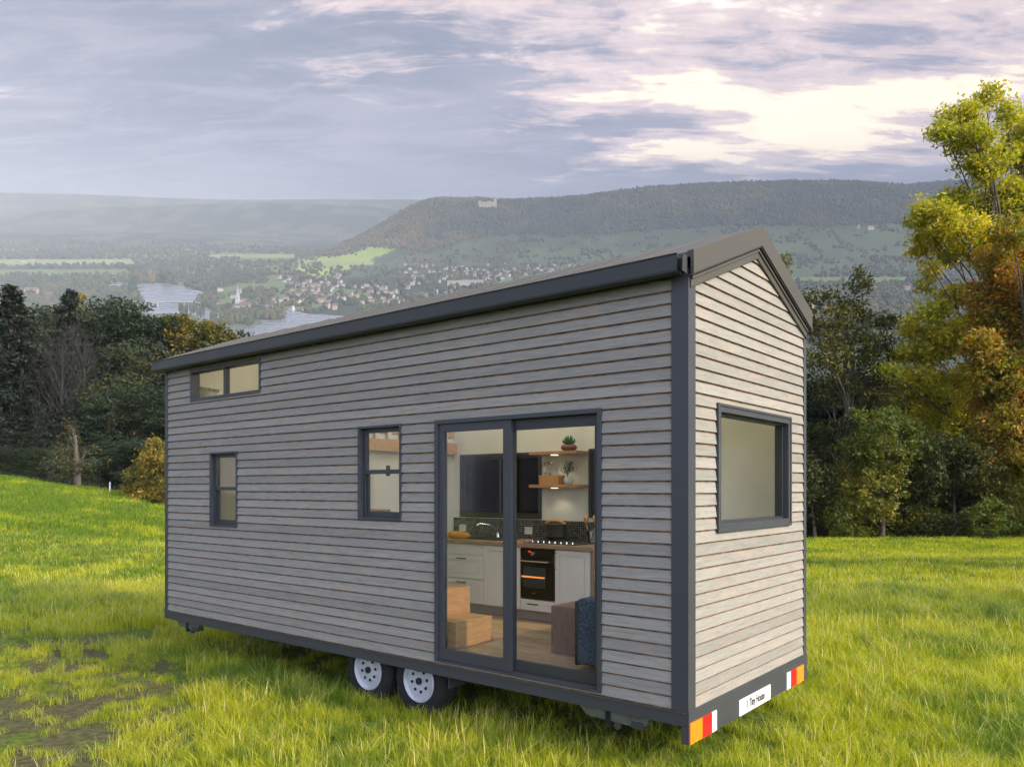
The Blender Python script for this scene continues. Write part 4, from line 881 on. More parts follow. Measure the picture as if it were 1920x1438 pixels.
# bridge
xa, ya_, za = at_fl(266, 574, 0); xb, yb_, zb = at_fl(376, 571, 0)
br = bpy.data.objects.new('road_bridge', None); COL.objects.link(br); br.location = (xa, ya_, za); Lb = sqrt((xb - xa) ** 2 + (yb_ - ya_) ** 2); br.rotation_euler = (0, -math.atan2(zb - za, Lb), atan2(yb_ - ya_, xb - xa)); tagp(br, 'low arched road bridge across the river to the town', 'bridge')
t = MB()
for i in range(12):
    a, b_ = i / 12, (i + 1) / 12; h = lambda s: 5 + 3.2 * sin(pi * s)
    t.hexa([(a * Lb, -4, h(a) - 1.3), (b_ * Lb, -4, h(b_) - 1.3), (b_ * Lb, 4, h(b_) - 1.3), (a * Lb, 4, h(a) - 1.3), (a * Lb, -4, h(a)), (b_ * Lb, -4, h(b_)), (b_ * Lb, 4, h(b_)), (a * Lb, 4, h(a))], 'concrete')
t.build('deck', br)
for s in (.28, .70): t = MB(); t.box(s * Lb - 1.4, s * Lb + 1.4, -4.5, 4.5, -3, 6, 'concrete'); t.build('pier', br)
t = MB(); [t.box(i * Lb / 40, i * Lb / 40 + .3, -4, -3.8, 5 + 3.2 * sin(pi * i / 40), 6.3 + 3.2 * sin(pi * i / 40), 'concrete') for i in range(41)]
for i in range(20): t.tube([(i / 20 * Lb, -3.9, 6.3 + 3.2 * sin(pi * i / 20)), ((i + 1) / 20 * Lb, -3.9, 6.3 + 3.2 * sin(pi * (i + 1) / 20))], .2, 'concrete', 5)
t.build('railing', br)
# castle on the crest
Y = 3780.0; x = (916 - 960) / F * Y; z = float(ground_z(x, Y)); cs_ = bpy.data.objects.new('castle', None); COL.objects.link(cs_); cs_.location = (x, Y - 40, z - 3); tagp(cs_, 'pale stone hilltop castle with a square tower on the wooded crest', 'castle')
t = MB(); t.box(-48, 30, -7, 7, -22, 5, 'ruin'); t.box(-48, -34, -7.5, 7.5, 5, 11, 'ruin'); t.box(-5, 14, -7.5, 7, 5, 9, 'ruin'); t.build('wall', cs_)
t = MB(); t.box(26, 40, -9, 9, -22, 17, 'ruin'); [t.box(26 + i * 3.6, 28 + i * 3.6, -9, 9, 17, 19.5, 'ruin') for i in range(4)]; t.build('tower', cs_)
t = MB(); [t.box(-44 + i * 8, -42.5 + i * 8, -7.2, -7.02, -3, 3, 'steel_dark') for i in range(8)]; t.build('window', cs_)
# ------------------------------------------------------------------ near trees
leafmat('leaf_bright', [(0, (.07, .10, .010)), (.45, (.20, .225, .016)), (.8, (.38, .35, .026)), (1, (.54, .43, .05))], .42)
leafmat('leaf_rust', [(0, (.05, .085, .012)), (.42, (.13, .17, .016)), (.66, (.24, .20, .022)), (.85, (.36, .19, .026)), (1, (.42, .15, .03))], .38)
leafmat('leaf_dark', [(0, (.014, .020, .005)), (.5, (.036, .044, .008)), (.85, (.080, .078, .012)), (1, (.20, .15, .02))], .28)
leafmat('leaf_olive', [(0, (.026, .046, .008)), (.5, (.062, .092, .012)), (.85, (.17, .155, .018)), (1, (.36, .25, .03))], .34)
leafmat('leaf_wood', [(0, (.006, .014, .006)), (.4, (.015, .029, .011)), (.78, (.034, .047, .014)), (1, (.085, .060, .015))], .12)  # leaves kept dark so their colour carries the left wood's shade
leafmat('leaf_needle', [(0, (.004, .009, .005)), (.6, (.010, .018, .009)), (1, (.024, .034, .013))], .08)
leafmat('leaf_gold', [(0, (.05, .055, .010)), (.4, (.12, .11, .015)), (1, (.40, .24, .03))], .3)
def leaves(C, cr, per, size, tonef, up=.35, flat=.75):
    n = len(C) * per; cen = np.repeat(C, per, 0); rr = np.repeat(cr, per)
    d = rng.normal(0, 1, (n, 3)); d /= np.linalg.norm(d, axis=1)[:, None]; p = cen + d * (rr * rng.uniform(.1, 1, n) ** .6)[:, None] * [1, 1, flat]
    nrm = rng.normal(0, 1, (n, 3)) + d * .6 + [0, 0, up]; nrm /= np.linalg.norm(nrm, axis=1)[:, None]
    u = np.cross(nrm, rng.normal(0, 1, (n, 3))); u /= np.linalg.norm(u, axis=1)[:, None]; w = np.cross(nrm, u)
    s = size * rng.uniform(.6, 1.3, n)[:, None]
    V = np.stack([p - u * s, p + w * s * .45 + nrm * s * .12, p + u * s, p - w * s * .45 + nrm * s * .12], 1).reshape(-1, 3)
    Fq = np.arange(n * 4).reshape(-1, 4); t = np.repeat(tonef(C), per) + rng.uniform(-.22, .22, n)
    return V, Fq, np.clip(t, 0, 1)
def branch_mesh(mb, A, B, r0, r1, sag=.1, m='bark', seg=5, n=6):
    A = np.array(A, float); B = np.array(B, float); L = np.linalg.norm(B - A); pts = []; rs = []
    j = rng.normal(0, .05 * L, 3)
    for i in range(seg + 1):
        t = i / seg; p = A + (B - A) * t + j * sin(pi * t) + np.array([0, 0, sag * L * sin(pi * t)]); pts.append(p); rs.append(r0 + (r1 - r0) * t ** .8)
    mb.tube(pts, rs, m, n); return pts
def make_tree(name, label, base, lobes, mat, leaf=.085, dens=1.0, per=34, crad=.5, trunk_r=.22, cat='tree', group=None, trunk_top=.75, tone0=.45, bark='bark', hollow=.55, link=True, lean=(0, 0), fork=None):
    """lobes: world (x,y,z,rx,ry,rz)"""
    L = np.array(lobes, float); base = np.array(base, float)
    root = bpy.data.objects.new(name, None); COL.objects.link(root); root.location = base; tagp(root, label, cat, group)
    Lr = L.copy(); Lr[:, :3] -= base
    C = []; R = []; T = []
    mb = MB(); top = Lr[:, 2].max(); tx, ty = np.average(Lr[:, 0]) * .35 + lean[0], np.average(Lr[:, 1]) * .35 + lean[1]
    tz = top * trunk_top; trunk = [(0, 0, -.6), (tx * .1, ty * .1, tz * .25), (tx * .4, ty * .4, tz * .55), (tx * .8, ty * .8, tz * .8), (tx, ty, tz)]
    mb.tube(trunk, [trunk_r * 1.35, trunk_r, trunk_r * .75, trunk_r * .45, trunk_r * .2], bark, 10)
    tp = np.array(trunk)
    for (x, y, z, rx, ry, rz_) in Lr:
        vol = rx * ry * rz_; n = max(7, int(dens * 24.0 * (rx * ry + rx * rz_ + ry * rz_) / 3 / (crad * crad * 2.2)))
        d = rng.normal(0, 1, (n, 3)); d /= np.linalg.norm(d, axis=1)[:, None]; r = rng.uniform(hollow ** 2, 1, n) ** .5
        c = np.array([x, y, z]) + d * r[:, None] * [rx, ry, rz_]; C.append(c); R.append(crad * rng.uniform(.55, 1.15, n))
        T.append(np.full(n, rng.uniform(-.12, .12)) + rng.uniform(-.10, .10, n))
        zt = np.clip(z * .62, .3, tz); p0 = np.array([np.interp(zt, tp[:, 2], tp[:, 0]), np.interp(zt, tp[:, 2], tp[:, 1]), zt])
        pts = branch_mesh(mb, p0, (x, y, z), trunk_r * .24, trunk_r * .07, .05, bark)
        for q in c[rng.permutation(n)[:max(4, n // 8)]]: branch_mesh(mb, pts[int(rng.integers(2, 6))], q, trunk_r * .045, .005, .03, bark, 3, 4)
    C = np.concatenate(C); R = np.concatenate(R); T = np.concatenate(T)
    keep = C[:, 2] > .2; C, R, T = C[keep], R[keep], T[keep]
    V, Fq, t = leaves(C, R, per, leaf, lambda c: tone0 + T)
    mesh_np('crown', V, Fq, [mat], attrs={'lc': ('FACE', 'FLOAT', t)}, parent=root); mb.build('trunk', root, smooth=True); return root
def wp(px, py, Y): return ((px - 960) / F * Y, Y, CAMZ + (914.3 - py) / F * Y)
def lob(lst, Y, dy=1.0, seedspread=1.4):
    out = []
    for (px, py, rx, rz_) in lst:
        yy = Y + rng.uniform(-1, 1) * seedspread; x, y, z = wp(px, py, yy); k = Y / F
        out.append((x, y, z, rx * k, (rx + rz_) * .5 * k * dy, rz_ * k))
    return out
def gb(px, Y): x = (px - 960) / F * Y; return (x, Y, float(ground_z(x, Y)))
make_tree('maple_tree', 'tall yellow green tree at the right edge reaching highest into the sky', gb(1890, 37), lob([(1850, 185, 22, 26), (1803, 222, 44, 26), (1768, 248, 30, 16), (1825, 262, 48, 26), (1885, 215, 18, 30), (1900, 290, 44, 34), (1850, 310, 48, 32), (1935, 250, 40, 50), (1965, 330, 60, 70), (1900, 370, 56, 40), (1850, 385, 40, 28), (1790, 378, 44, 26), (1745, 395, 36, 22), (1722, 412, 22, 16), (1800, 425, 48, 30), (1755, 446, 44, 26), (1730, 470, 22, 14), (1850, 455, 50, 40), (1795, 478, 36, 16), (1748, 505, 14, 18), (1735, 535, 16, 12), (1785, 555, 32, 26), (1750, 585, 32, 26), (1710, 615, 28, 20), (1790, 630, 50, 40), (1735, 655, 44, 34), (1690, 668, 26, 18), (1670, 700, 18, 14), (1720, 720, 48, 32), (1790, 730, 56, 46), (1850, 620, 50, 60), (1850, 780, 60, 60), (1700, 770, 40, 26), (1760, 800, 40, 30), (1970, 500, 80, 120)], 37), 'leaf_bright', leaf=.115, per=32, crad=.58, trunk_r=.28, tone0=.72, hollow=.25, dens=1.75, trunk_top=.85)
make_tree('beech_tree', 'dense tree with rusty orange leaves at the right edge of the photo', gb(1925, 33.5), lob([(1895, 440, 34, 30), (1925, 470, 50, 50), (1868, 490, 36, 34), (1900, 530, 50, 44), (1850, 560, 36, 36), (1880, 610, 54, 48), (1840, 650, 34, 30), (1920, 640, 60, 60), (1875, 700, 56, 46), (1930, 740, 60, 60), (1850, 750, 40, 36), (1890, 800, 60, 50), (1950, 850, 70, 60), (1970, 600, 60, 120), (1890, 890, 46, 40)], 33.5), 'leaf_rust', leaf=.10, per=34, crad=.5, trunk_r=.24, tone0=.76, hollow=.45, dens=2.1)
make_tree('oak_tree', 'dark green tree with thin top just right of the house gable', gb(1590, 37), lob([(1612, 530, 26, 24), (1596, 575, 34, 32), (1640, 595, 34, 20), (1662, 600, 16, 14), (1560, 600, 38, 30), (1530, 560, 34, 22), (1520, 610, 26, 30), (1600, 640, 52, 40), (1650, 650, 30, 30), (1545, 665, 44, 40), (1620, 710, 56, 44), (1560, 730, 44, 30), (1650, 760, 44, 40), (1590, 800, 34, 24), (1530, 820, 24, 34), (1545, 880, 40, 44), (1530, 950, 44, 50), (1600, 900, 60, 70)], 37), 'leaf_dark', leaf=.10, per=28, crad=.50, trunk_r=.26, tone0=.66, hollow=.35, dens=.95)
make_tree('slender_tree', 'thin yellow green treetop showing just above the right roof slope', gb(1455, 39), lob([(1466, 492, 9, 14), (1470, 520, 14, 16), (1455, 545, 24, 22), (1470, 590, 34, 34), (1450, 650, 44, 44)], 39), 'leaf_olive', leaf=.10, per=26, crad=.38, trunk_r=.16, tone0=.75, dens=.8)
make_tree('elder_bush', 'olive green bush with golden sprigs in the middle of the right hedge', gb(1655, 33), lob([(1640, 790, 40, 26), (1690, 800, 44, 30), (1610, 840, 44, 36), (1665, 860, 56, 44), (1600, 900, 40, 44), (1720, 860, 40, 40), (1640, 930, 60, 50), (1590, 970, 44, 44), (1700, 950, 54, 54), (1650, 990, 60, 36)], 33), 'leaf_olive', leaf=.085, per=34, crad=.42, trunk_r=.10, cat='bush', tone0=.66, dens=1.0, trunk_top=.6)
make_tree('hazel_bush', 'shadowy dark green bush between the olive bush and the rusty tree', gb(1790, 33), lob([(1780, 850, 50, 40), (1830, 880, 46, 44), (1770, 920, 56, 50), (1830, 960, 56, 44), (1770, 990, 56, 30), (1740, 900, 34, 40)], 33.5), 'leaf_dark', leaf=.085, per=34, crad=.42, trunk_r=.10, cat='bush', tone0=.62, dens=1.05, trunk_top=.6)
make_tree('dogwood_bush', 'light olive bush at the lower right under the rusty tree', gb(1900, 31.5), lob([(1880, 930, 40, 26), (1920, 910, 44, 40), (1860, 970, 44, 34), (1910, 985, 54, 34), (1960, 950, 50, 60)], 31.5), 'leaf_olive', leaf=.08, per=34, crad=.40, trunk_r=.08, cat='bush', tone0=.66, trunk_top=.6)
make_tree('thicket_bush', 'dark low thicket beside the right corner of the house', gb(1530, 33), lob([(1520, 900, 40, 44), (1500, 960, 44, 50), (1545, 985, 44, 32), (1480, 900, 50, 60)], 34), 'leaf_dark', leaf=.085, per=34, crad=.42, trunk_r=.09, cat='bush', tone0=.4, trunk_top=.6)
# ---- the wood on the left: prototypes, then copies
def proto_tree(name, H, Wd, mat, tone, leaf, n, style, per=40, dens=1.0, bark='bark'):
    lobes = []
    if style == 'broad':
        for i in range(n):
            a = rng.uniform(0, 6.28); h = rng.uniform(.28, .93); rr = Wd * (.55 - .45 * abs(h - .5)) * rng.uniform(.3, 1)
            s = Wd * rng.uniform(.18, .32); lobes.append((rr * cos(a), rr * sin(a), h * H, s, s, s * .8))
        lobes.append((0, 0, .93 * H, Wd * .2, Wd * .2, H * .06))
    else:
        for i in range(n):
            h = .12 + .86 * i / n; a = i * 2.4; rr = Wd * .5 * (1 - h) * .75; s = Wd * .5 * (1 - h) * .5 + .25
            lobes.append((rr * cos(a), rr * sin(a), h * H, s, s, s * .55))
        lobes.append((0, 0, .98 * H, .22, .22, .7))
    return make_tree(name, '', (0, 0, 0), lobes, mat, leaf=leaf, per=per, crad=.62 if style == 'broad' else .45, trunk_r=H * .012, tone0=tone, dens=dens, hollow=.5, trunk_top=.9, bark=bark)
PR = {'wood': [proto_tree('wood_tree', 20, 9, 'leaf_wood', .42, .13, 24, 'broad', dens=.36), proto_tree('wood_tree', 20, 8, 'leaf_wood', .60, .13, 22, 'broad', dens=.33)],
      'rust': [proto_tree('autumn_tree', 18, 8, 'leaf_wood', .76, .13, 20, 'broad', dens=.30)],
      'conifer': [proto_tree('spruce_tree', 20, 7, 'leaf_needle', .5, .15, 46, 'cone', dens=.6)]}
pm('bark_bare', (.026, .024, .021), .9, var=.3)
# bare tree
def bare():
    root = bpy.data.objects.new('bare_tree', None); COL.objects.link(root); mb = MB()
    mb.tube([(0, 0, -.5), (.1, 0, 7), (.2, .1, 13), (.2, .1, 17)], [.22, .16, .09, .03], 'bark_bare', 8)
    for i in range(34):
        z = 6 + 10 * i / 34; a = i * 2.4; L = 4.6 * (1 - .55 * i / 34); e = np.array([L * cos(a) * .75, L * sin(a) * .75, z + L * 1.0])
        pts = branch_mesh(mb, (.15, 0, z), e, .045, .010, .06, 'bark_bare', 5, 5)
        for k in range(9):
            p = pts[int(rng.integers(1, 6))]; q = p + rng.normal(0, .6, 3) * [1, 1, .5] + [0, 0, 1.0]; pp = branch_mesh(mb, p, q, .014, .005, .02, 'bark_bare', 3, 4)
            for _ in range(3): branch_mesh(mb, pp[2], pp[2] + rng.normal(0, .4, 3) + [0, 0, .5], .007, .003, .0, 'bark_bare', 2, 3)
    mb.build('trunk', root); return root
PR['bare'] = [bare()]
used_p = set()
def place(kind, px, top, Y, label, group, wfac=1.0):
    pr = PR[kind][int(rng.integers(len(PR[kind])))]; x, y, z = gb(px, Y); Ht = wp(px, top, Y)[2] - z
    nat = {'wood': 20, 'rust': 18, 'conifer': 20.5, 'bare': 18.5}[kind]; s = Ht / nat
    if pr.name not in used_p and pr.users: used_p.add(pr.name); r = pr
    else:
        r = pr.copy(); COL.objects.link(r)
        for c in pr.children: c2 = c.copy(); COL.objects.link(c2); c2.parent = r
    r.location = (x, y, z); r.scale = (s * wfac, s * wfac, s); r.rotation_euler = (0, 0, rng.uniform(0, 6.28)); tagp(r, label, 'tree', group); return r
skx = [-80, -40, 20, 60, 85, 130, 170, 200, 240, 270, 300, 350, 400, 450, 520, 700]; sky_ = [590, 600, 612, 606, 592, 590, 604, 592, 588, 583, 592, 598, 606, 628, 640, 660]
G1 = 'trees of the shaded wood left of the house'
LW = {'wood': 'dark leafy tree massed in the shaded wood on the left', 'rust': 'brownish autumn tree massed in the shaded wood on the left', 'conifer': 'dark conifer massed in the shaded wood on the left'}
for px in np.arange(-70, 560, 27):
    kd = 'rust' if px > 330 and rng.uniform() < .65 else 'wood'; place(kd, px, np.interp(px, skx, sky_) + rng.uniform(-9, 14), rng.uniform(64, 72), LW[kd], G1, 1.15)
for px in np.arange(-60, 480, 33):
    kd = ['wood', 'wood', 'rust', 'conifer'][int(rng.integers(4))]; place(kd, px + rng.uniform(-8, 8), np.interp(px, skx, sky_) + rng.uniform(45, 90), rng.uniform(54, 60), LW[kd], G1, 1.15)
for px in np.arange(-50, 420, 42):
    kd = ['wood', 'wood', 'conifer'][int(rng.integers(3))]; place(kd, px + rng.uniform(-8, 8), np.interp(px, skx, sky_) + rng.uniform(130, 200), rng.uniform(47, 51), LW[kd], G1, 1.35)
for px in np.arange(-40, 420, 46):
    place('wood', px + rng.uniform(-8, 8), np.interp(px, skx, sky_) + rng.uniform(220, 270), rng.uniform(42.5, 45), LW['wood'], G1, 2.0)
place('conifer', 20, 524, 53, 'tall dark spruce standing highest at the left edge of the photo', None, 1.5); place('conifer', 130, 532, 55, 'pointed spruce rising above the wood, second from the left edge', None, 1.2)
place('conifer', -35, 556, 52, 'wide dark spruce cut by the left edge', None, 1.2)
for a, b, y_ in ((1505, 690, 45), (1560, 720, 47), (1620, 735, 45), (1680, 700, 48), (1745, 690, 46), (1810, 700, 45), (1880, 720, 46)): place('wood', a, b, y_, 'dark tree filling the gap behind the hedge at the right', 'dark trees behind the right hedge', 1.5)
for px in list(np.arange(580, 1480, 62)) + [1990, 2060, 2130, 2210]: place('wood', px, rng.uniform(705, 770), rng.uniform(44, 50), 'dark tree of the belt running behind the house', 'dark trees behind the house', 1.6)
place('bare', 112, 604, 52, 'grey leafless tree in front of the wood, left of the pair', None, .85); place('bare', 155, 606, 53, 'grey leafless tree in front of the wood, right of the pair', None, .8)
make_tree('larch_tree', 'small golden treetop beside the pointed spruce', gb(150, 66), lob([(150, 560, 5, 10), (148, 580, 10, 12), (160, 592, 12, 12), (140, 596, 12, 12), (150, 620, 16, 24)], 66), 'leaf_gold', leaf=.15, per=18, crad=.5, trunk_r=.16, tone0=.5, dens=.9)
for a, b in ((415, 612), (385, 604), (352, 598), (335, 590)): make_tree('golden_tree', 'orange tipped treetop on the skyline of the left wood', gb(a, 63), lob([(a, b + 4, 12, 9), (a - 12, b + 16, 14, 12), (a + 14, b + 18, 16, 12), (a, b + 40, 24, 24)], 63), 'leaf_gold', leaf=.15, per=18, crad=.5, trunk_r=.16, tone0=.35, dens=.7, group='orange tipped trees of the left wood')
make_tree('apple_tree', 'small pale orchard tree standing alone at the meadow edge', gb(145, 37.5), lob([(138, 800, 14, 16), (130, 826, 28, 18), (160, 845, 26, 18), (110, 850, 26, 20), (95, 868, 18, 10), (185, 868, 22, 10), (140, 872, 40, 18), (125, 892, 30, 14)], 37.5), 'leaf_wood', leaf=.06, per=16, crad=.35, trunk_r=.16, tone0=.80, dens=.9, hollow=.2, trunk_top=.85)
make_tree('golden_bush', 'rounded golden olive bush against the left corner of the house', gb(290, 36), lob([(300, 838, 22, 18), (280, 862, 28, 24), (310, 870, 30, 30), (262, 892, 26, 26), (295, 905, 40, 34), (252, 925, 20, 20), (330, 900, 40, 50), (285, 935, 40, 20)], 36), 'leaf_gold', leaf=.085, per=36, crad=.42, trunk_r=.09, cat='bush', tone0=.42, dens=1.1, trunk_top=.6)
# electric fence at the meadow edge
fx, fy, fz = gb(205, 36.3)
t = MB((fx, fy, fz)); t.tube([(fx, fy, fz - .2), (fx + .03, fy, fz + .62)], .028, 'post', 8); t.build('fence_post')
bpy.data.objects['fence_post'].location = (fx, fy, fz); tagp(bpy.data.objects['fence_post'], 'thin white fence post at the edge of the left meadow', 'fence post')
P0 = np.array([gb(-60, 35.5), gb(205, 36.3), gb(330, 37)]); t = MB(P0[0]); 
for k in range(2):
    A, B = P0[k] + [0, 0, .5], P0[k + 1] + [0, 0, .5]
    t.tube([A + (B - A) * s + [0, 0, -.12 * sin(pi * s)] for s in np.linspace(0, 1, 9)], .004, 'galv', 4)
o = t.build('fence_wire'); o.location = P0[0]; tagp(o, 'thin drooping fence wire along the edge of the left meadow', 'wire')
# tree outside the frame on the right, whose shade crosses the meadow
make_tree('shade_tree', 'leafy tree outside the right edge of the view shading the near meadow', (17.5, 7.4, 0), [(14.6, 7.6, 6, .9, 1.15, 0.80), (15.9, 7.3, 6.3, 1.2, 1.35, 0.90), (17.6, 7.6, 6.2, 1.3, 1.4, .7), (19.2, 7.2, 6.3, 1.2, 1.4, .6), (20.8, 7.6, 6.0, 1.2, 1.35, 0.90), (22.4, 7.2, 6.2, 1.1, 1.25, 0.80)], 'leaf_olive', leaf=.14, per=22, crad=.6, trunk_r=.16, dens=1.5)
make_tree('shade_tree', 'leafy tree outside the right edge of the view shading the far meadow', (19, 16.2, 0), [(15.2, 16.4, 4.4, 1.0, 1.15, 0.65), (17.2, 16.1, 4.6, 1.3, 1.25, 0.70), (19.4, 16.3, 4.5, 1.4, 1.25, 0.75), (21.8, 16.0, 4.5, 1.4, 1.25, 0.70), (24.2, 16.3, 4.4, 1.4, 1.25, 0.70)], 'leaf_olive', leaf=.14, per=22, crad=.6, trunk_r=.14, dens=1.4)
# ------------------------------------------------------------------ grass
m_, N, out = newmat('blade')
at = N.n('ShaderNodeAttribute', attribute_name='lc'); ge = N.n('ShaderNodeNewGeometry')
p1 = N.n('ShaderNodeTexNoise', ins={0: ge.outputs['Position'], 2: .55, 3: 4.0, 4: .6}); p2 = N.n('ShaderNodeTexNoise', ins={0: ge.outputs['Position'], 2: 3.2, 3: 3.0})
yel = N.ramp(at.outputs['Fac'], [(0, (.22, .16, .05)), (.12, (.18, .22, .016)), (.5, (.33, .38, .020)), (.85, (.48, .48, .035)), (.97, (.54, .50, .08)), (1, (.66, .54, .25))])
grn = N.ramp(at.outputs['Fac'], [(0, (.14, .13, .04)), (.12, (.060, .115, .012)), (.5, (.115, .20, .016)), (.85, (.20, .29, .024)), (1, (.46, .42, .16))])
sx_ = N.n('ShaderNodeSeparateXYZ', ins={0: ge.outputs['Position']})   # shade of the wood on the back left rise, painted as greener grass
wood_shade = N.math('MULTIPLY', N.maprange(sx_.outputs[0], -6, -12), N.maprange(sx_.outputs[1], 12, 19, 0, .09))
col_ = N.mix(N.maprange(N.math('SUBTRACT', N.math('ADD', N.math('MULTIPLY', p1.outputs[0], .65), N.math('MULTIPLY', p2.outputs[0], .35)), wood_shade), .40, .54), grn, yel)
p = N.n('ShaderNodeBsdfPrincipled', ins={'Base Color': col_, 'Roughness': .42, 'Specular IOR Level': .2}); t = N.n('ShaderNodeBsdfTranslucent', ins={0: N.n('ShaderNodeHueSaturation', ins={'Saturation': 1.1, 'Value': 1.3, 'Color': col_}).outputs[0]})
mx = N.n('ShaderNodeMixShader', ins={0: .42, 1: p.outputs[0], 2: t.outputs[0]}); lnk(N.nt, mx.outputs[0], out.inputs[0]); MATS['blade'] = m_
def clump(name, n, R, h0, h1, w, lean=.5, tone=.5):
    V = []; Fc = []; T = []
    for i in range(n):
        a = rng.uniform(0, 6.28); r = R * sqrt(rng.uniform()); bx, by = r * cos(a), r * sin(a); h = rng.uniform(h0, h1); d = rng.uniform(0, 6.28); l = rng.uniform(.1, lean) * h; ww = w * rng.uniform(.6, 1.2); f = rng.uniform(0, 6.28)
        t = tone + rng.uniform(-.3, .3)
        if rng.uniform() < .05: t = 1.0
        elif rng.uniform() < .05: t = 0.0
        b = len(V); cx, cy = cos(f) * ww, sin(f) * ww
        for k, (s, q) in enumerate(((0, 1), (.45, .85), (.8, .5), (1, .06))):
            ox, oy = cos(d) * l * s * s, sin(d) * l * s * s; z = h * s * (1 - .18 * s * (l / h))
            V += [(bx + ox - cx * q, by + oy - cy * q, z - .01), (bx + ox + cx * q, by + oy + cy * q, z - .01)]
        for k in range(3): Fc.append((b + 2 * k, b + 2 * k + 1, b + 2 * k + 3, b + 2 * k + 2)); T.append(min(1, max(0, t + (.06 * k - .05))))
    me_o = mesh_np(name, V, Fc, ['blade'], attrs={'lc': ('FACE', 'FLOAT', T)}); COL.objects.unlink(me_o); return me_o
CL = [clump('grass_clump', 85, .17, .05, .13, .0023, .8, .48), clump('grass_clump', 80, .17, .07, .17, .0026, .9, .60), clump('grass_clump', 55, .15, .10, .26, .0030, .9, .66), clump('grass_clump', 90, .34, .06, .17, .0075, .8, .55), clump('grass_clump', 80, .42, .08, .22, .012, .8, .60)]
def field_pts(y0, y1, dens, kinds, smin, smax):
    A = (y1 - y0) * (1.74 * (y0 + y1) / 2 + 3); n = int(A * dens); y = np.sqrt(rng.uniform(y0 * y0, y1 * y1, n)); x = rng.uniform(-.80, .90, n) * y + rng.uniform(-1.5, 1.5, n)
    z = ground_z(x, y); s = rng.uniform(smin, smax, n); k = rng.choice(kinds, n)
    pdx = x + .47 * y; dirt = np.where((pdx < .55) & (pdx > -2.4) & (y < 11.5), 1.0, 0.0); pn = fbm(x * 1.1, y * 1.1, 81, 4)
    keep = ~((dirt > 0) & (pn > .50) & (rng.uniform(0, 1, n) < .75)); s = np.where(dirt > 0, s * .62, s)
    lx = (x - HX) * CT + (y - HY) * ST; ly = -(x - HX) * ST + (y - HY) * CT   # under the house the grass is thin and short
    under = (lx > -7.2) & (lx < 0) & (ly > .25) & (ly < 2.2); keep &= ~(under & (rng.uniform(0, 1, n) < .6)); s = np.where(under, s * .7, s)
    s = s * (0.75 + .6 * fbm(x / 1.3, y / 1.3, 83, 3)); return x[keep], y[keep], z[keep], s[keep], k[keep]
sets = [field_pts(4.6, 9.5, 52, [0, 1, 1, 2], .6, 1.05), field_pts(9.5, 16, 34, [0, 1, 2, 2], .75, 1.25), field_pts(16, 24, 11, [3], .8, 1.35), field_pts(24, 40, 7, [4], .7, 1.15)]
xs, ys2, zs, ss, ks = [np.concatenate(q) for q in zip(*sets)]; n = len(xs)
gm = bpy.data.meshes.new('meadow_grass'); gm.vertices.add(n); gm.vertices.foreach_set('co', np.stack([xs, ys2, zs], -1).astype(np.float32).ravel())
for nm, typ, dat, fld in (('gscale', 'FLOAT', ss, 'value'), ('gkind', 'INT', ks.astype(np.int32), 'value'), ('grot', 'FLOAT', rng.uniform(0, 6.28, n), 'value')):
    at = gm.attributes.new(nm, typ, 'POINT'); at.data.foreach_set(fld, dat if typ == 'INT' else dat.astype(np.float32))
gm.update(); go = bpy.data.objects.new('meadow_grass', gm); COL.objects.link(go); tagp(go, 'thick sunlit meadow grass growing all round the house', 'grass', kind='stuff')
ng = bpy.data.node_groups.new('scatter_grass', 'GeometryNodeTree'); ng.interface.new_socket('Geometry', in_out='INPUT', socket_type='NodeSocketGeometry'); ng.interface.new_socket('Geometry', in_out='OUTPUT', socket_type='NodeSocketGeometry')
G = NT(ng); gi = G.n('NodeGroupInput'); g_o = G.n('NodeGroupOutput'); prev = gi.outputs[0]
join_all = G.n('GeometryNodeJoinGeometry')
for k, c in enumerate(CL):
    oi = G.n('GeometryNodeObjectInfo'); oi.inputs['Object'].default_value = c
    na = G.n('GeometryNodeInputNamedAttribute', data_type='INT'); na.inputs[0].default_value = 'gkind'
    cmp_ = G.n('FunctionNodeCompare', data_type='INT', operation='EQUAL'); ng.links.new(na.outputs[0], cmp_.inputs[2]); cmp_.inputs[3].default_value = k
    sc = G.n('GeometryNodeInputNamedAttribute', data_type='FLOAT'); sc.inputs[0].default_value = 'gscale'
    ro = G.n('GeometryNodeInputNamedAttribute', data_type='FLOAT'); ro.inputs[0].default_value = 'grot'; cb = G.n('ShaderNodeCombineXYZ'); ng.links.new(ro.outputs[0], cb.inputs[2])
    ip = G.n('GeometryNodeInstanceOnPoints'); ng.links.new(gi.outputs[0], ip.inputs['Points']); ng.links.new(oi.outputs['Geometry'], ip.inputs['Instance']); ng.links.new(cmp_.outputs[0], ip.inputs['Selection'])
    ng.links.new(cb.outputs[0], ip.inputs['Rotation']); ng.links.new(sc.outputs[0], ip.inputs['Scale']); ng.links.new(ip.outputs[0], join_all.inputs[0])
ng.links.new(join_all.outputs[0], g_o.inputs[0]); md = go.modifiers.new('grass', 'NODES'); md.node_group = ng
# haze
m_, N, out = newmat('haze'); pv = N.n('ShaderNodeVolumePrincipled', ins={'Color': (.62, .65, .74, 1), 'Density': 1.1e-4, 'Anisotropy': -0.55}); lnk(N.nt, pv.outputs[0], out.inputs[1]); MATS['haze'] = m_
zl = float(ZZ.min()) - 1; t = MB(); t.box(-7000, 7000, -110, 8400, zl, 3350, 'haze'); hz = t.build('haze'); tagp(hz, kind='stuff')
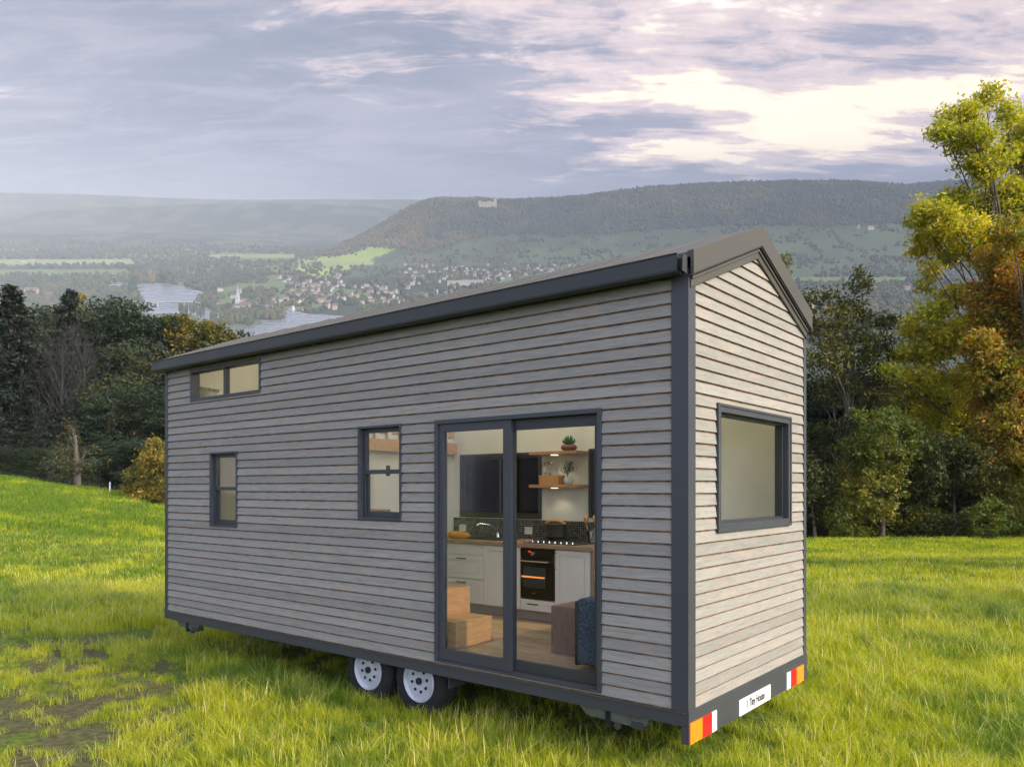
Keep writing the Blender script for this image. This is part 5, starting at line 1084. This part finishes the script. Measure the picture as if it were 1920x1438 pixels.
# ------------------------------------------------------------------ sky, sun, camera
SUNAZ = np.array([.85, -.527]); SUNEL = radians(28)
sd = np.array([SUNAZ[0] * cos(SUNEL), SUNAZ[1] * cos(SUNEL), sin(SUNEL)])
w = bpy.data.worlds.new('World'); scene.world = w; w.use_nodes = True
nt = w.node_tree; nt.nodes.clear(); N = NT(nt)
sky = N.n('ShaderNodeTexSky', sky_type='NISHITA', sun_disc=False, sun_elevation=SUNEL, sun_rotation=atan2(SUNAZ[0], SUNAZ[1]), air_density=1.0, dust_density=2.0)
tc = N.n('ShaderNodeTexCoord')
rot = N.n('ShaderNodeMapping', vector_type='POINT', ins={0: tc.outputs['Generated'], 2: (-math.atan(TILT), 0, 0)})
sp = N.n('ShaderNodeSeparateXYZ', ins={0: rot.outputs[0]}); X, Y, Z = sp.outputs
zz = N.math('ADD', N.math('MAXIMUM', Z, 0.0), 0.20)
P = N.n('ShaderNodeCombineXYZ', ins={0: N.math('DIVIDE', X, zz), 1: N.math('DIVIDE', Y, zz), 2: 0.0})
def nz(scale, detail, rough, off, sx=1.0, sy=1.0, dist=0.0):
    m = N.n('ShaderNodeMapping', ins={0: P.outputs[0], 1: off, 3: (sx, sy, 1)})
    return N.n('ShaderNodeTexNoise', ins={0: m.outputs[0], 2: scale, 3: detail, 4: rough, 'Distortion': dist}).outputs[0]
n1 = nz(0.80, 9, 0.60, (11.2, 8.6, 0.0), 1.0, 1.25, 0.35)
n2 = nz(3.2, 9, 0.70, (7.7, 4.2, 2.0), 0.8, 1.6, 0.5)
n3 = nz(1.1, 5, 0.55, (1.2, 9.0, 4.0))
# more breaks to the right and high up, a closed sheet to the left
side = N.math('ADD', N.maprange(X, -0.45, 0.38, -0.13, 0.082), N.math('MULTIPLY', N.maprange(Z, .17, .30), N.maprange(X, -.25, .25, .0, .05)))
cov = N.math('ADD', N.math('ADD', N.math('MULTIPLY', n1, 0.72), N.math('MULTIPLY', n2, 0.36)), N.math('SUBTRACT', side, 0.03))
cov = N.math('ADD', cov, N.maprange(Z, 0.0, 0.075, -0.20, 0.0))
gap = N.maprange(cov, 0.558, 0.615)
edge = N.math('MULTIPLY', N.maprange(cov, 0.47, 0.56), 0.75)
S = 10.0
def cs(c, k=1.0): return (c[0] * S * k, c[1] * S * k, c[2] * S * k, 1)
body = N.mix(N.maprange(n3, .38, .62), cs((.15, .185, .29)), cs((.34, .34, .46)))
body = N.mix(N.math('MULTIPLY', N.maprange(n2, .42, .64), .6), body, cs((.47, .44, .53)))
body = N.mix(edge, body, cs((1.3, .98, .90)))
clear = N.mix(0.12, N.mix(N.maprange(Z, .14, .30), cs((2.1, 1.75, 1.2)), cs((1.45, 1.7, 1.95))), sky.outputs[0])
col = N.mix(gap, body, clear)
low = N.maprange(Z, 0.0, 0.085, 1.0, 0.0)
col = N.mix(N.math('MULTIPLY', low, .70), col, N.mix(N.maprange(X, -.5, .3), cs((.33, .36, .41)), cs((.21, .25, .35))))
col = N.mix(N.maprange(Z, -.05, -.15), col, cs((.20, .22, .18)))
col = N.mix(0.07, col, sky.outputs[0])
spo = N.n('ShaderNodeSeparateXYZ', ins={0: tc.outputs['Generated']})
behind = N.maprange(spo.outputs[1], .15, -.45)   # sunward half of the sky, brightened and blued to fill the shaded long wall
up_ = N.maprange(spo.outputs[2], 0.0, .12)
boost = N.math('ADD', 1.0, N.math('MULTIPLY', N.math('MULTIPLY', behind, up_), 2.0))
bc = N.n('ShaderNodeVectorMath', operation='SCALE', ins={0: col, 'Scale': boost}); col = N.mix(N.math('MULTIPLY', behind, .5), bc.outputs[0], N.n('ShaderNodeMix', data_type='RGBA', blend_type='MULTIPLY', ins={0: 1.0, 6: bc.outputs[0], 7: (.86, 1.0, 1.16, 1)}).outputs[2])
bg = N.n('ShaderNodeBackground', ins={0: col, 1: 0.125})
o = N.n('ShaderNodeOutputWorld', ins={0: bg.outputs[0]})
w.cycles.sampling_method = 'MANUAL'; w.cycles.sample_map_resolution = 512
ld = bpy.data.lights.new('sun', 'SUN'); ld.energy = 4.7; ld.angle = radians(0.8); ld.color = (1.0, .765, .45)
so_ = bpy.data.objects.new('sun', ld); COL.objects.link(so_)
from mathutils import Vector
so_.rotation_euler = Vector(sd).to_track_quat('Z', 'Y').to_euler(); so_.location = (20, -10, 20)
cam = bpy.data.cameras.new('camera'); cam.sensor_fit = 'HORIZONTAL'; cam.sensor_width = 36; cam.lens = 36 * F / 1920
cam.shift_y = (914.3 - 719) / 1920; cam.clip_start = 0.1; cam.clip_end = 60000
co = bpy.data.objects.new('camera', cam); COL.objects.link(co); co.location = (0, 0, CAMZ); co.rotation_euler = (pi / 2, 0, 0); scene.camera = co
scene.view_settings.view_transform = 'Standard'; scene.view_settings.look = 'None'; scene.view_settings.exposure = 0.0; scene.view_settings.gamma = 1.0
scene.view_settings.use_curve_mapping = False
cy = scene.cycles; cy.max_bounces = 8; cy.diffuse_bounces = 3; cy.glossy_bounces = 3; cy.transmission_bounces = 6; cy.transparent_max_bounces = 16; cy.volume_bounces = 1
cy.use_denoising = True; cy.sample_clamp_indirect = 6.0
try: cy.use_light_tree = True
except Exception: pass
